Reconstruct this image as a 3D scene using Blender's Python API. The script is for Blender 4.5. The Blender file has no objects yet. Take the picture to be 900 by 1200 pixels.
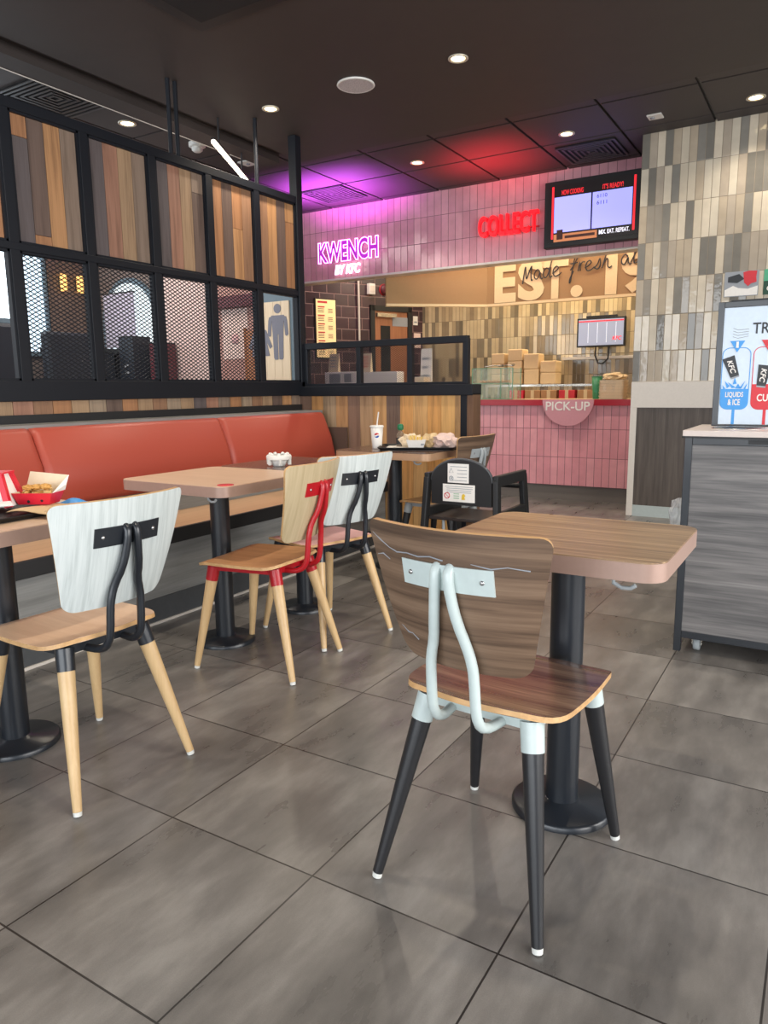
import bpy, bmesh, math, random
from mathutils import Vector, Matrix, noise
random.seed(7)
C = bpy.context.scene.collection
PI = math.pi

# ------------------------------------------------------------------ colour
def lin(c):
    return tuple(((x/255)/12.92 if x/255 <= .04045 else ((x/255+.055)/1.055)**2.4) for x in c)
def rgba(c): return (*lin(c), 1)

# ------------------------------------------------------------------ materials
def newmat(name):
    m = bpy.data.materials.new(name); m.use_nodes = True
    nt = m.node_tree; b = nt.nodes['Principled BSDF']
    return m, nt, b
def N(nt, typ, **kw):
    n = nt.nodes.new(typ)
    for k, v in kw.items(): setattr(n, k, v)
    return n
def math_node(nt, op, a, b=None):
    n = N(nt, 'ShaderNodeMath', operation=op)
    for i, x in enumerate((a, b)):
        if x is None: continue
        if isinstance(x, (int, float)): n.inputs[i].default_value = x
        else: nt.links.new(x, n.inputs[i])
    return n.outputs[0]
def plain(name, c, rough=.5, metal=0, spec=.5, bump=0, bscale=60, vary=.06, coat=0):
    m, nt, b = newmat(name)
    b.inputs['Roughness'].default_value = rough
    b.inputs['Metallic'].default_value = metal
    b.inputs['Specular IOR Level'].default_value = spec
    b.inputs['Coat Weight'].default_value = coat
    tc = N(nt, 'ShaderNodeTexCoord')
    no = N(nt, 'ShaderNodeTexNoise'); no.inputs['Scale'].default_value = bscale; no.inputs['Detail'].default_value = 3
    nt.links.new(tc.outputs['Object'], no.inputs['Vector'])
    mx = N(nt, 'ShaderNodeMix', data_type='RGBA')
    l = lin(c)
    mx.inputs['A'].default_value = (*[x*(1-vary) for x in l], 1)
    mx.inputs['B'].default_value = (*[min(1, x*(1+vary)) for x in l], 1)
    nt.links.new(no.outputs['Fac'], mx.inputs['Factor'])
    nt.links.new(mx.outputs['Result'], b.inputs['Base Color'])
    if bump:
        bp = N(nt, 'ShaderNodeBump'); bp.inputs['Strength'].default_value = bump; bp.inputs['Distance'].default_value = .002
        nt.links.new(no.outputs['Fac'], bp.inputs['Height']); nt.links.new(bp.outputs['Normal'], b.inputs['Normal'])
    return m
def emit(name, c, s):
    m, nt, b = newmat(name)
    b.inputs['Base Color'].default_value = rgba(c)
    b.inputs['Emission Color'].default_value = rgba(c)
    b.inputs['Emission Strength'].default_value = s
    b.inputs['Roughness'].default_value = .4
    return m
def glass(name, c, alpha=.25, rough=.05):
    m, nt, b = newmat(name)
    b.inputs['Base Color'].default_value = rgba(c)
    b.inputs['Roughness'].default_value = rough
    b.inputs['Alpha'].default_value = alpha
    return m
def wood(name, stops, grain='Y', scale=1.0, rough=.45, attr=False, contrast=1.0, coat=0, stretch=14, spec=.5, flat=None):
    """stops: list of (position, colour). grain: local axis the grain runs along"""
    m, nt, b = newmat(name)
    b.inputs['Roughness'].default_value = rough
    b.inputs['Coat Weight'].default_value = coat; b.inputs['Coat Roughness'].default_value = .25
    b.inputs['Specular IOR Level'].default_value = spec
    tc = N(nt, 'ShaderNodeTexCoord')
    src = tc.outputs['Object']
    if attr:
        at = N(nt, 'ShaderNodeAttribute', attribute_name='tone')
        ad = N(nt, 'ShaderNodeVectorMath', operation='MULTIPLY_ADD')
        nt.links.new(at.outputs['Color'], ad.inputs[0]); ad.inputs[1].default_value = (7, 9, 11)
        nt.links.new(src, ad.inputs[2]); src = ad.outputs[0]
    mp = N(nt, 'ShaderNodeMapping')
    s = [stretch*scale]*3; s['XYZ'.index(grain)] = .8*scale
    if flat: s['XYZ'.index(flat)] = .8*scale
    mp.inputs['Scale'].default_value = s
    nt.links.new(src, mp.inputs['Vector'])
    n1 = N(nt, 'ShaderNodeTexNoise'); n1.inputs['Scale'].default_value = 1.6; n1.inputs['Detail'].default_value = 8
    n1.inputs['Roughness'].default_value = .62; n1.inputs['Distortion'].default_value = .35
    nt.links.new(mp.outputs[0], n1.inputs['Vector'])
    mp2 = N(nt, 'ShaderNodeMapping'); s2 = [90*scale]*3; s2['XYZ'.index(grain)] = 3*scale
    if flat: s2['XYZ'.index(flat)] = 3*scale
    mp2.inputs['Scale'].default_value = s2; nt.links.new(src, mp2.inputs['Vector'])
    n2 = N(nt, 'ShaderNodeTexNoise'); n2.inputs['Scale'].default_value = 1.5; n2.inputs['Detail'].default_value = 3
    nt.links.new(mp2.outputs[0], n2.inputs['Vector'])
    f = math_node(nt, 'ADD', math_node(nt, 'MULTIPLY', n1.outputs['Fac'], .75), math_node(nt, 'MULTIPLY', n2.outputs['Fac'], .25))
    f = math_node(nt, 'ADD', math_node(nt, 'MULTIPLY', math_node(nt, 'SUBTRACT', f, .5), 1.9*contrast), .5)
    cr = N(nt, 'ShaderNodeValToRGB')
    els = cr.color_ramp.elements
    while len(els) < len(stops): els.new(.5)
    for e, (p, c) in zip(els, stops): e.position = p; e.color = rgba(c)
    nt.links.new(f, cr.inputs['Fac'])
    out = cr.outputs['Color']
    if attr:
        mx = N(nt, 'ShaderNodeMix', data_type='RGBA', blend_type='MULTIPLY'); mx.inputs['Factor'].default_value = 1
        nt.links.new(at.outputs['Color'], mx.inputs['A']); nt.links.new(out, mx.inputs['B']); out = mx.outputs['Result']
    nt.links.new(out, b.inputs['Base Color'])
    bp = N(nt, 'ShaderNodeBump'); bp.inputs['Strength'].default_value = .12; bp.inputs['Distance'].default_value = .002
    nt.links.new(f, bp.inputs['Height']); nt.links.new(bp.outputs['Normal'], b.inputs['Normal'])
    return m
def tiles(name, w, h, tones, grout, rough=.15, g=.0022, tilt=.5, u='X', v='Z', off=(0, 0), brick=False, streak=0, bumpy=.25, spec=.5):
    m, nt, b = newmat(name)
    tc = N(nt, 'ShaderNodeTexCoord'); sp = N(nt, 'ShaderNodeSeparateXYZ')
    nt.links.new(tc.outputs['Object'], sp.inputs[0])
    V = math_node(nt, 'DIVIDE', math_node(nt, 'SUBTRACT', sp.outputs[v], off[1]), h)
    fv = math_node(nt, 'FLOOR', V)
    U = math_node(nt, 'DIVIDE', math_node(nt, 'SUBTRACT', sp.outputs[u], off[0]), w)
    if brick: U = math_node(nt, 'ADD', U, math_node(nt, 'MULTIPLY', math_node(nt, 'MODULO', math_node(nt, 'ABSOLUTE', fv), 2), .5))
    fu = math_node(nt, 'FLOOR', U)
    ru = math_node(nt, 'SUBTRACT', U, fu); rv = math_node(nt, 'SUBTRACT', V, fv)
    cb = N(nt, 'ShaderNodeCombineXYZ'); nt.links.new(fu, cb.inputs[0]); nt.links.new(fv, cb.inputs[1]); cb.inputs[2].default_value = 3.7
    wn = N(nt, 'ShaderNodeTexWhiteNoise', noise_dimensions='3D'); nt.links.new(cb.outputs[0], wn.inputs['Vector'])
    cr = N(nt, 'ShaderNodeValToRGB'); cr.color_ramp.interpolation = 'CONSTANT'
    els = cr.color_ramp.elements
    while len(els) < len(tones): els.new(.5)
    for i, (e, c) in enumerate(zip(els, tones)): e.position = i/len(tones); e.color = rgba(c)
    nt.links.new(wn.outputs['Value'], cr.inputs['Fac'])
    du = math_node(nt, 'MULTIPLY', math_node(nt, 'MINIMUM', ru, math_node(nt, 'SUBTRACT', 1, ru)), w)
    dv = math_node(nt, 'MULTIPLY', math_node(nt, 'MINIMUM', rv, math_node(nt, 'SUBTRACT', 1, rv)), h)
    dd = math_node(nt, 'MINIMUM', du, dv)
    mask = math_node(nt, 'GREATER_THAN', dd, g)
    no = N(nt, 'ShaderNodeTexNoise'); no.inputs['Scale'].default_value = 9; no.inputs['Detail'].default_value = 4
    nt.links.new(tc.outputs['Object'], no.inputs['Vector'])
    hue = N(nt, 'ShaderNodeHueSaturation')
    nt.links.new(cr.outputs['Color'], hue.inputs['Color'])
    nt.links.new(math_node(nt, 'ADD', math_node(nt, 'MULTIPLY', no.outputs['Fac'], .35), .82), hue.inputs['Value'])
    mx = N(nt, 'ShaderNodeMix', data_type='RGBA'); mx.inputs['A'].default_value = rgba(grout)
    nt.links.new(mask, mx.inputs['Factor']); nt.links.new(hue.outputs['Color'], mx.inputs['B'])
    nt.links.new(mx.outputs['Result'], b.inputs['Base Color'])
    nt.links.new(math_node(nt, 'SUBTRACT', .8, math_node(nt, 'MULTIPLY', mask, .8-rough)), b.inputs['Roughness'])
    b.inputs['Specular IOR Level'].default_value = spec
    sc = N(nt, 'ShaderNodeSeparateColor'); nt.links.new(wn.outputs['Color'], sc.inputs[0])
    hgt = math_node(nt, 'ADD',
        math_node(nt, 'MULTIPLY', math_node(nt, 'MULTIPLY', math_node(nt, 'SUBTRACT', sc.outputs[0], .5), ru), w*tilt*.06),
        math_node(nt, 'MULTIPLY', math_node(nt, 'MULTIPLY', math_node(nt, 'SUBTRACT', sc.outputs[1], .5), rv), h*tilt*.06))
    hgt = math_node(nt, 'ADD', hgt, math_node(nt, 'MULTIPLY', math_node(nt, 'MINIMUM', math_node(nt, 'DIVIDE', dd, g*2.2), 1), .0012))
    no2 = N(nt, 'ShaderNodeTexNoise'); no2.inputs['Scale'].default_value = 22; nt.links.new(tc.outputs['Object'], no2.inputs['Vector'])
    hgt = math_node(nt, 'ADD', hgt, math_node(nt, 'MULTIPLY', no2.outputs['Fac'], .0012*bumpy))
    bp = N(nt, 'ShaderNodeBump'); bp.inputs['Strength'].default_value = 1; bp.inputs['Distance'].default_value = 1
    nt.links.new(hgt, bp.inputs['Height']); nt.links.new(bp.outputs['Normal'], b.inputs['Normal'])
    return m

# ------------------------------------------------------------------ mesh builder
class MB:
    def __init__(s): s.v = []; s.f = []; s.mi = []; s.tone = []; s.sm = []
    def add(s, vs, fs, mi=0, tone=(1, 1, 1), smooth=False):
        o = len(s.v); s.v += [tuple(v) for v in vs]
        for f in fs:
            s.f.append([i+o for i in f]); s.mi.append(mi); s.tone.append(tone); s.sm.append(smooth)
        return s
    def box(s, x0, x1, y0, y1, z0, z1, mi=0, tone=(1, 1, 1), M=None):
        vs = [Vector((x, y, z)) for x in (x0, x1) for y in (y0, y1) for z in (z0, z1)]
        if M: vs = [M @ v for v in vs]
        return s.add(vs, [(0, 1, 3, 2), (4, 6, 7, 5), (0, 4, 5, 1), (2, 3, 7, 6), (0, 2, 6, 4), (1, 5, 7, 3)], mi, tone)
    def bar(s, a, b, w, h, up=(0, 0, 1), mi=0):
        a = Vector(a); b = Vector(b); d = (b-a).normalized(); u = Vector(up)
        if abs(d.dot(u)) > .98: u = Vector((0, 1, 0))
        r = d.cross(u).normalized(); u = r.cross(d)
        vs = [p + r*(sx*w/2) + u*(sz*h/2) for p in (a, b) for sx in (-1, 1) for sz in (-1, 1)]
        return s.add(vs, [(0, 1, 3, 2), (4, 6, 7, 5), (0, 4, 5, 1), (2, 3, 7, 6), (0, 2, 6, 4), (1, 5, 7, 3)], mi)
    def tube(s, pts, r, n=10, mi=0, cap=True, closed=False):
        pts = [Vector(p) for p in pts]; L = len(pts)
        rs = r if isinstance(r, (list, tuple)) else [r]*L
        T = []
        for i in range(L):
            a = pts[(i-1) % L] if (i > 0 or closed) else pts[i]
            c = pts[(i+1) % L] if (i < L-1 or closed) else pts[i]
            T.append((c-a).normalized())
        u = Vector((0, 0, 1)) if abs(T[0].z) < .9 else Vector((0, 1, 0))
        u = (u - T[0]*u.dot(T[0])).normalized()
        vs = []
        for i in range(L):
            u = (u - T[i]*u.dot(T[i])).normalized(); w = T[i].cross(u)
            for k in range(n):
                a = 2*PI*k/n; vs.append(pts[i] + (u*math.cos(a) + w*math.sin(a))*rs[i])
        fs = []
        for i in range(L if closed else L-1):
            j = (i+1) % L
            for k in range(n): fs.append((i*n+k, i*n+(k+1) % n, j*n+(k+1) % n, j*n+k))
        s.add(vs, fs, mi, smooth=True)
        if cap and not closed:
            s.add([vs[k] for k in range(n)], [tuple(range(n))[::-1]], mi)
            s.add([vs[(L-1)*n+k] for k in range(n)], [tuple(range(n))], mi)
        return s
    def lathe(s, prof, c=(0, 0, 0), n=32, mi=0, M=None, smooth=True):
        """prof: list of (radius, z)"""
        vs = []
        for r, z in prof:
            for k in range(n):
                a = 2*PI*k/n; p = Vector((r*math.cos(a), r*math.sin(a), z))
                if M: p = M @ p
                vs.append(p + Vector(c))
        fs = []
        for i in range(len(prof)-1):
            for k in range(n): fs.append((i*n+k, i*n+(k+1) % n, (i+1)*n+(k+1) % n, (i+1)*n+k))
        s.add(vs, fs, mi, smooth=smooth)
        flat = len(prof) == 2 and abs(prof[0][1]-prof[1][1]) < 1e-9
        if flat: return s
        if prof[0][0] > 1e-6: s.add(vs[:n], [tuple(range(n))[::-1]], mi)
        if prof[-1][0] > 1e-6: s.add(vs[-n:], [tuple(range(n))], mi)
        return s
    def prism(s, poly, z0, z1, M=None, mi=0, mi_side=None, smooth=False):
        """poly in local xy, extruded z0..z1, then M"""
        n = len(poly); vs = [Vector((p[0], p[1], z)) for z in (z0, z1) for p in poly]
        if M: vs = [M @ v for v in vs]
        s.add(vs, [tuple(range(n))[::-1], tuple(range(n, 2*n))], mi)
        s.add(vs, [(i, (i+1) % n, n+(i+1) % n, n+i) for i in range(n)], mi if mi_side is None else mi_side, smooth=smooth)
        return s
    def grid(s, fn, nu, nv, mi=0, smooth=True):
        vs = [fn(i/nu, j/nv) for j in range(nv+1) for i in range(nu+1)]
        fs = [(j*(nu+1)+i, j*(nu+1)+i+1, (j+1)*(nu+1)+i+1, (j+1)*(nu+1)+i) for j in range(nv) for i in range(nu)]
        return s.add(vs, fs, mi, smooth=smooth)
    def mesh(s, name):
        me = bpy.data.meshes.new(name)
        me.from_pydata(s.v, [], s.f)
        me.polygons.foreach_set('material_index', s.mi)
        me.polygons.foreach_set('use_smooth', s.sm)
        ca = me.color_attributes.new('tone', 'FLOAT_COLOR', 'CORNER')
        d = []
        for p, t in zip(me.polygons, s.tone): d += [*t, 1]*p.loop_total
        ca.data.foreach_set('color', d)
        me.update()
        bm = bmesh.new(); bm.from_mesh(me); bmesh.ops.recalc_face_normals(bm, faces=bm.faces); bm.to_mesh(me); bm.free()
        return me
    def build(s, name, mats, parent=None, loc=None, rot=None, bevel=0, label=None):
        o = bpy.data.objects.new(name, s.mesh(name))
        for m in (mats if isinstance(mats, (list, tuple)) else [mats]): o.data.materials.append(m)
        C.objects.link(o)
        if parent: o.parent = parent
        if loc: o.location = loc
        if rot: o.rotation_euler = rot
        if bevel:
            b = o.modifiers.new('bevel', 'BEVEL'); b.width = bevel; b.segments = 2; b.limit_method = 'ANGLE'; b.angle_limit = .7
        if label: o['label'] = label
        return o
def rrect(x0, x1, y0, y1, r, n=6):
    out = []
    for cx, cy, a0 in ((x1-r, y1-r, 0), (x0+r, y1-r, 90), (x0+r, y0+r, 180), (x1-r, y0+r, 270)):
        for k in range(n+1):
            a = math.radians(a0 + 90*k/n); out.append((cx+r*math.cos(a), cy+r*math.sin(a)))
    return out
def tag(o, label, cat, group=None):
    o['label'] = label; o['category'] = cat
    if group: o['group'] = group
    return o
def thing(name, label, cat, loc=(0, 0, 0), rz=0, group=None):
    o = bpy.data.objects.new(name, None); o.empty_display_size = .05; C.objects.link(o)
    o.location = loc; o.rotation_euler = (0, 0, rz)
    return tag(o, label, cat, group)
def struct(o): o['kind'] = 'structure'; return o
def copy_tree(o):
    r = o.copy(); C.objects.link(r)
    for ch in list(o.children):
        c = ch.copy(); C.objects.link(c); c.parent = r
        for g in list(ch.children):
            d = g.copy(); C.objects.link(d); d.parent = c
    return r
def text_part(name, body, box, mat, parent=None, depth=.002, offset=0, outline=0, basis=None, shear=0):
    """lettering fitted to box=(x0,x1,z0,z1) in a local xz plane facing -Y; basis maps (x, z, out) to space"""
    cu = bpy.data.curves.new(name, 'FONT'); cu.body = body; cu.size = 1; cu.resolution_u = 4; cu.shear = shear
    cu.offset = offset
    if outline: cu.fill_mode = 'NONE'; cu.bevel_depth = outline
    else: cu.extrude = .01
    t = bpy.data.objects.new('tmp', cu); C.objects.link(t)
    dg = bpy.context.evaluated_depsgraph_get(); dg.update()
    me = bpy.data.meshes.new_from_object(t.evaluated_get(dg))
    bpy.data.objects.remove(t); bpy.data.curves.remove(cu)
    xs = [v.co.x for v in me.vertices]; ys = [v.co.y for v in me.vertices]; zs = [v.co.z for v in me.vertices]
    x0, x1, z0, z1 = box; w = max(xs)-min(xs); h = max(ys)-min(ys); dz = max(max(zs)-min(zs), 1e-6)
    mx, my, mz = min(xs), min(ys), min(zs)
    B = basis or (lambda x, z, d: (x, -d, z))
    for v in me.vertices:
        v.co = B(x0+(v.co.x-mx)/w*(x1-x0), z0+(v.co.y-my)/h*(z1-z0), (v.co.z-mz)/dz*depth)
    me.name = name
    o = bpy.data.objects.new(name, me); me.materials.clear(); me.materials.append(mat); C.objects.link(o)
    if parent: o.parent = parent
    return o
def crumple(mb, c, r, seed, amp=.35, mi=0, sq=(1, 1, 1), sub=3, zmin=None):
    bm = bmesh.new(); bmesh.ops.create_icosphere(bm, subdivisions=sub, radius=1)
    vs = []
    for v in bm.verts:
        n = noise.noise(v.co*2.3+Vector((seed, seed*2.1, 0)))*amp + abs(noise.noise(v.co*5+Vector((seed, 0, seed))))*amp*.6
        p = v.co*(1+n); q = Vector((c[0]+p.x*r*sq[0], c[1]+p.y*r*sq[1], c[2]+p.z*r*sq[2]))
        if zmin is not None: q.z = max(q.z, zmin)
        vs.append(q)
    bm.verts.ensure_lookup_table()
    mb.add(vs, [tuple(v.index for v in f.verts) for f in bm.faces], mi); bm.free()
    return mb
def lattice(mb, wu, wv, pu, pv, t, place, tn):
    """expanded metal mesh filling wu x wv; place(u, v, d) -> point"""
    def clip(c, sgn):
        # line v = sgn*(pv/pu)*u + c
        m = sgn*pv/pu; pts = []
        for u in (0, wu):
            v = m*u+c
            if -1e-9 <= v <= wv+1e-9: pts.append((u, v))
        for v in (0, wv):
            u = (v-c)/m
            if 1e-9 < u < wu-1e-9: pts.append((u, v))
        return pts[:2] if len(pts) >= 2 else None
    for sgn in (1, -1):
        lo = -pv/pu*wu if sgn > 0 else 0; hi = wv if sgn > 0 else wv+pv/pu*wu
        c = lo+pv*.5
        while c < hi:
            p = clip(c, sgn)
            if p:
                (u0, v0), (u1, v1) = p
                L = math.hypot(u1-u0, v1-v0)
                if L > .004:
                    nu, nv = -(v1-v0)/L*t/2, (u1-u0)/L*t/2
                    d = 0 if sgn > 0 else tn*.5
                    a = [place(u0+nu, v0+nv, d), place(u1+nu, v1+nv, d), place(u1-nu, v1-nv, d), place(u0-nu, v0-nv, d)]
                    b = [place(u0+nu, v0+nv, d+tn), place(u1+nu, v1+nv, d+tn), place(u1-nu, v1-nv, d+tn), place(u0-nu, v0-nv, d+tn)]
                    mb.add(a+b, [(0, 1, 2, 3), (4, 7, 6, 5), (0, 4, 5, 1), (2, 6, 7, 3)])
            c += pv
    return mb
CAM = [1.46257, -1.2517, 1.1596, 0.550083, -0.168462, 0.011397]
NEAR = [.844, .315, -.084, dict(wt=.216, yt=-.245, wb=.15, zt=.868), 1.014]
LINA, LINB = (-2.312, 2.711, 2.85), (-2.769, 3.555, 2.85)
# ================================================================== materials
M = {}
M['steel'] = plain('black_steel', (20, 23, 30), .5, .0, .3, bump=.15)
M['matte_black'] = plain('matte_black', (24, 24, 26), .5)
M['plaster'] = plain('dark_plaster', (58, 50, 47), .62, bump=.1, bscale=8, vary=.1)
M['grid_tile'] = plain('dark_ceiling_tile', (64, 57, 56), .6, bump=.3, bscale=160, vary=.1)
M['grid_bar'] = plain('grid_bar', (58, 55, 56), .35)
M['trim_white'] = plain('white_trim', (214, 206, 196), .45)
M['panel_beige'] = plain('beige_panel', (196, 184, 168), .5)
M['soffit'] = plain('tan_fascia', (150, 118, 78), .6)
M['cream'] = plain('cream_vinyl', (214, 192, 150), .6)
M['floor'] = None
M['pink_counter'] = tiles('pink_counter_tile', .0755, .29, [(222, 152, 160), (216, 146, 154), (226, 158, 165)], (124, 80, 86), .3, tilt=.4, off=(0, .155))
M['pink_header'] = tiles('pink_header_tile', .0835, .27, [(214, 156, 166), (208, 150, 160), (220, 162, 171)], (120, 84, 90), .12, tilt=1.1, off=(0, 2.445), bumpy=.8)
M['white_tile'] = tiles('metro_tile_mix', .062, .2995, [(196, 184, 164), (206, 194, 174), (150, 142, 130), (172, 160, 144), (122, 118, 110), (200, 190, 172), (178, 164, 144), (134, 130, 122)], (138, 126, 110), .06, tilt=1.3, off=(-.06, 1.158), bumpy=1.0)
M['kitchen_tile'] = tiles('kitchen_tile_mix', .053, .25, [(196, 176, 140), (206, 188, 152), (140, 128, 106), (176, 158, 126), (120, 110, 92), (200, 182, 146), (150, 134, 108)], (122, 106, 82), .15, tilt=.9, off=(0, .31))
M['dark_brick'] = tiles('dark_purple_tile', .215, .145, [(62, 42, 50), (70, 48, 56), (56, 38, 46)], (150, 120, 116), .3, g=.004, brick=True, off=(0, .05))
M['grey_lam'] = wood('grey_laminate', [(.15, (108, 108, 106)), (.85, (150, 150, 147))], 'Y', 1, .5, contrast=.8)
M['grey_lam_bin'] = wood('grey_wood_laminate', [(.05, (66, 65, 66)), (.4, (98, 96, 96)), (.62, (120, 117, 116)), (.95, (150, 147, 145))], 'X', 1.0, .5, stretch=16, contrast=.95)
M['dark_panel'] = wood('dark_grey_wood', [(.1, (58, 50, 46)), (.9, (104, 94, 86))], 'Z', 1, .5)
M['plank'] = wood('reclaimed_plank', [(.05, (150, 140, 134)), (.5, (228, 222, 216)), (.95, (255, 252, 248))], 'Z', 1.2, .55, attr=True)
M['oak'] = wood('light_oak', [(.1, (208, 174, 142)), (.9, (234, 204, 174))], 'Y', 1.4, .4, contrast=.8)
M['oak_x'] = wood('table_oak', [(.1, (204, 168, 138)), (.9, (228, 196, 168))], 'X', 1.4, .35, contrast=.8)
M['oak_back'] = wood('oak_back', [(.1, (170, 150, 114)), (.9, (204, 186, 152))], 'Z', 2.2, .45, contrast=.9, flat='Y')
M['oak_seat'] = wood('warm_oak', [(.1, (160, 114, 74)), (.9, (202, 154, 110))], 'Y', 1.2, .4, contrast=.8)
M['white_wood'] = wood('whitewashed_wood', [(.1, (176, 184, 182)), (.55, (206, 213, 211)), (.95, (220, 225, 223))], 'Z', 2.6, .45, contrast=1.1, flat='Y')
M['pink_seat'] = wood('pink_wood', [(.1, (222, 172, 170)), (.9, (240, 198, 194))], 'Y', 1.4, .45, contrast=.7)
M['walnut_x'] = wood('weathered_walnut', [(.0, (50, 37, 30)), (.3, (88, 69, 55)), (.6, (122, 98, 79)), (1, (156, 131, 108))], 'X', 1.0, .42, contrast=1.0, spec=.45, stretch=24, flat='Y')
M['walnut_top'] = wood('weathered_walnut_top', [(.0, (80, 62, 50)), (.3, (122, 98, 76)), (.6, (158, 130, 100)), (1, (198, 170, 134))], 'X', 1.0, .3, contrast=1.25, spec=.5, stretch=24)
M['walnut_seat'] = wood('glossy_walnut', [(.0, (56, 40, 36)), (.35, (94, 70, 60)), (.65, (124, 98, 82)), (1, (164, 138, 116))], 'X', 1.0, .22, contrast=1.1, spec=.6)
M['walnut_dark'] = wood('dark_walnut_table', [(.0, (60, 42, 36)), (.5, (98, 74, 62)), (1, (130, 104, 88))], 'X', 1.0, .22)
M['tan_seat'] = wood('tan_bench_board', [(.1, (190, 152, 116)), (.9, (218, 182, 146))], 'Y', 1, .4, contrast=.7)
M['beech'] = wood('beech_leg', [(.1, (196, 160, 112)), (.9, (226, 194, 146))], 'Z', 1.6, .35, contrast=.7)
M['ply_edge'] = wood('plywood_edge', [(.1, (176, 134, 88)), (.9, (216, 176, 124))], 'X', 2, .45)
M['band'] = plain('bronze_edge_band', (176, 146, 132), .35, .15)
M['band_tan'] = plain('tan_edge_band', (192, 154, 122), .35, .1)
M['black_leg'] = plain('black_painted_leg', (38, 38, 40), .32, bump=.08)
M['black_metal'] = plain('black_powdercoat', (32, 36, 42), .3, spec=.6)
M['red_metal'] = plain('red_powdercoat', (178, 24, 34), .3)
M['white_metal'] = plain('white_powdercoat', (196, 208, 205), .3)
M['screw'] = plain('screw_steel', (200, 200, 200), .25, .9)
M['foot_cap'] = plain('nylon_foot', (222, 222, 216), .5)
M['cushion'] = plain('brick_red_vinyl', (170, 72, 56), .42, bump=.06, bscale=220, vary=.04)
M['white_plastic'] = plain('white_plastic', (226, 224, 218), .4)
M['grey_plastic'] = plain('grey_plastic', (170, 176, 178), .45)
M['lavender'] = plain('lavender_paper', (196, 190, 206), .7)
M['paper_pink'] = plain('pinkish_paper', (228, 200, 190), .7)
M['pale_wall'] = plain('pale_pink_wall', (214, 188, 180), .6)
M['left_wall'] = plain('taupe_wall', (120, 106, 100), .6)
M['door_brown'] = wood('orange_brown_door', [(.1, (140, 88, 58)), (.9, (176, 118, 82))], 'Z', 1, .5)
M['toilet_plank'] = wood('pale_door_plank', [(.1, (206, 184, 154)), (.9, (232, 212, 184))], 'Z', 1, .5, contrast=.7)
M['slate_paint'] = plain('blue_grey_paint', (98, 116, 128), .5)
M['pictogram'] = plain('pictogram_grey', (112, 112, 124), .5)
M['maroon'] = plain('maroon_vinyl', (96, 40, 48), .5)
M['red'] = plain('signal_red', (196, 26, 38), .4)
M['counter_red'] = plain('counter_red', (170, 22, 40), .3)
M['counter_top'] = plain('counter_top_tan', (190, 160, 126), .4)
M['skirt_grey'] = plain('grey_skirting', (112, 104, 98), .45)
M['plinth_grey'] = plain('dark_grey_plinth', (74, 76, 78), .5, bump=.2, bscale=30, vary=.15)
M['kraft'] = plain('kraft_paper', (218, 190, 146), .75, bump=.1)
M['cream_paper'] = plain('cream_paper', (226, 206, 176), .7, bump=.2)
M['white_card'] = plain('white_card', (236, 232, 226), .6)
M['red_card'] = plain('red_card', (214, 30, 52), .45)
M['food'] = plain('fried_food', (200, 148, 76), .6, bump=.5, bscale=40, vary=.35)
M['food_pale'] = plain('pale_fries', (226, 190, 128), .6, bump=.3, bscale=60, vary=.2)
M['blue'] = plain('blue_print', (66, 150, 220), .5)
M['blue_dark'] = plain('royal_blue', (36, 84, 170), .5)
M['print_red'] = plain('print_red', (206, 46, 56), .5)
M['print_dark'] = plain('print_dark', (44, 46, 50), .5)
M['print_grey'] = plain('print_grey', (150, 154, 160), .5)
M['board_white'] = plain('board_white', (202, 216, 230), .4)
M['yellow'] = plain('print_yellow', (226, 190, 60), .5)
M['green_cap'] = plain('green_cap', (20, 110, 70), .4)
M['green_cup'] = plain('green_cup', (52, 128, 84), .4)
M['green_dark'] = plain('dark_green', (28, 70, 50), .5)
M['glass'] = glass('clear_glass', (214, 228, 220), .22)
M['green_glass'] = glass('green_glass', (150, 180, 156), .13)
M['poly'] = glass('clear_polythene', (224, 226, 228), .4, .2)
M['hole_dark'] = plain('dark_void', (18, 18, 20), .7)
M['steel_rim'] = plain('brushed_steel', (190, 186, 178), .25, .9)
M['bin_top'] = plain('bin_top_laminate', (206, 192, 184), .4)
M['text_white'] = plain('text_white', (232, 226, 218), .5)
M['pink_sign'] = plain('pink_sign', (204, 142, 150), .45)
M['copper'] = plain('warm_brown_card', (176, 128, 84), .6)

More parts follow.
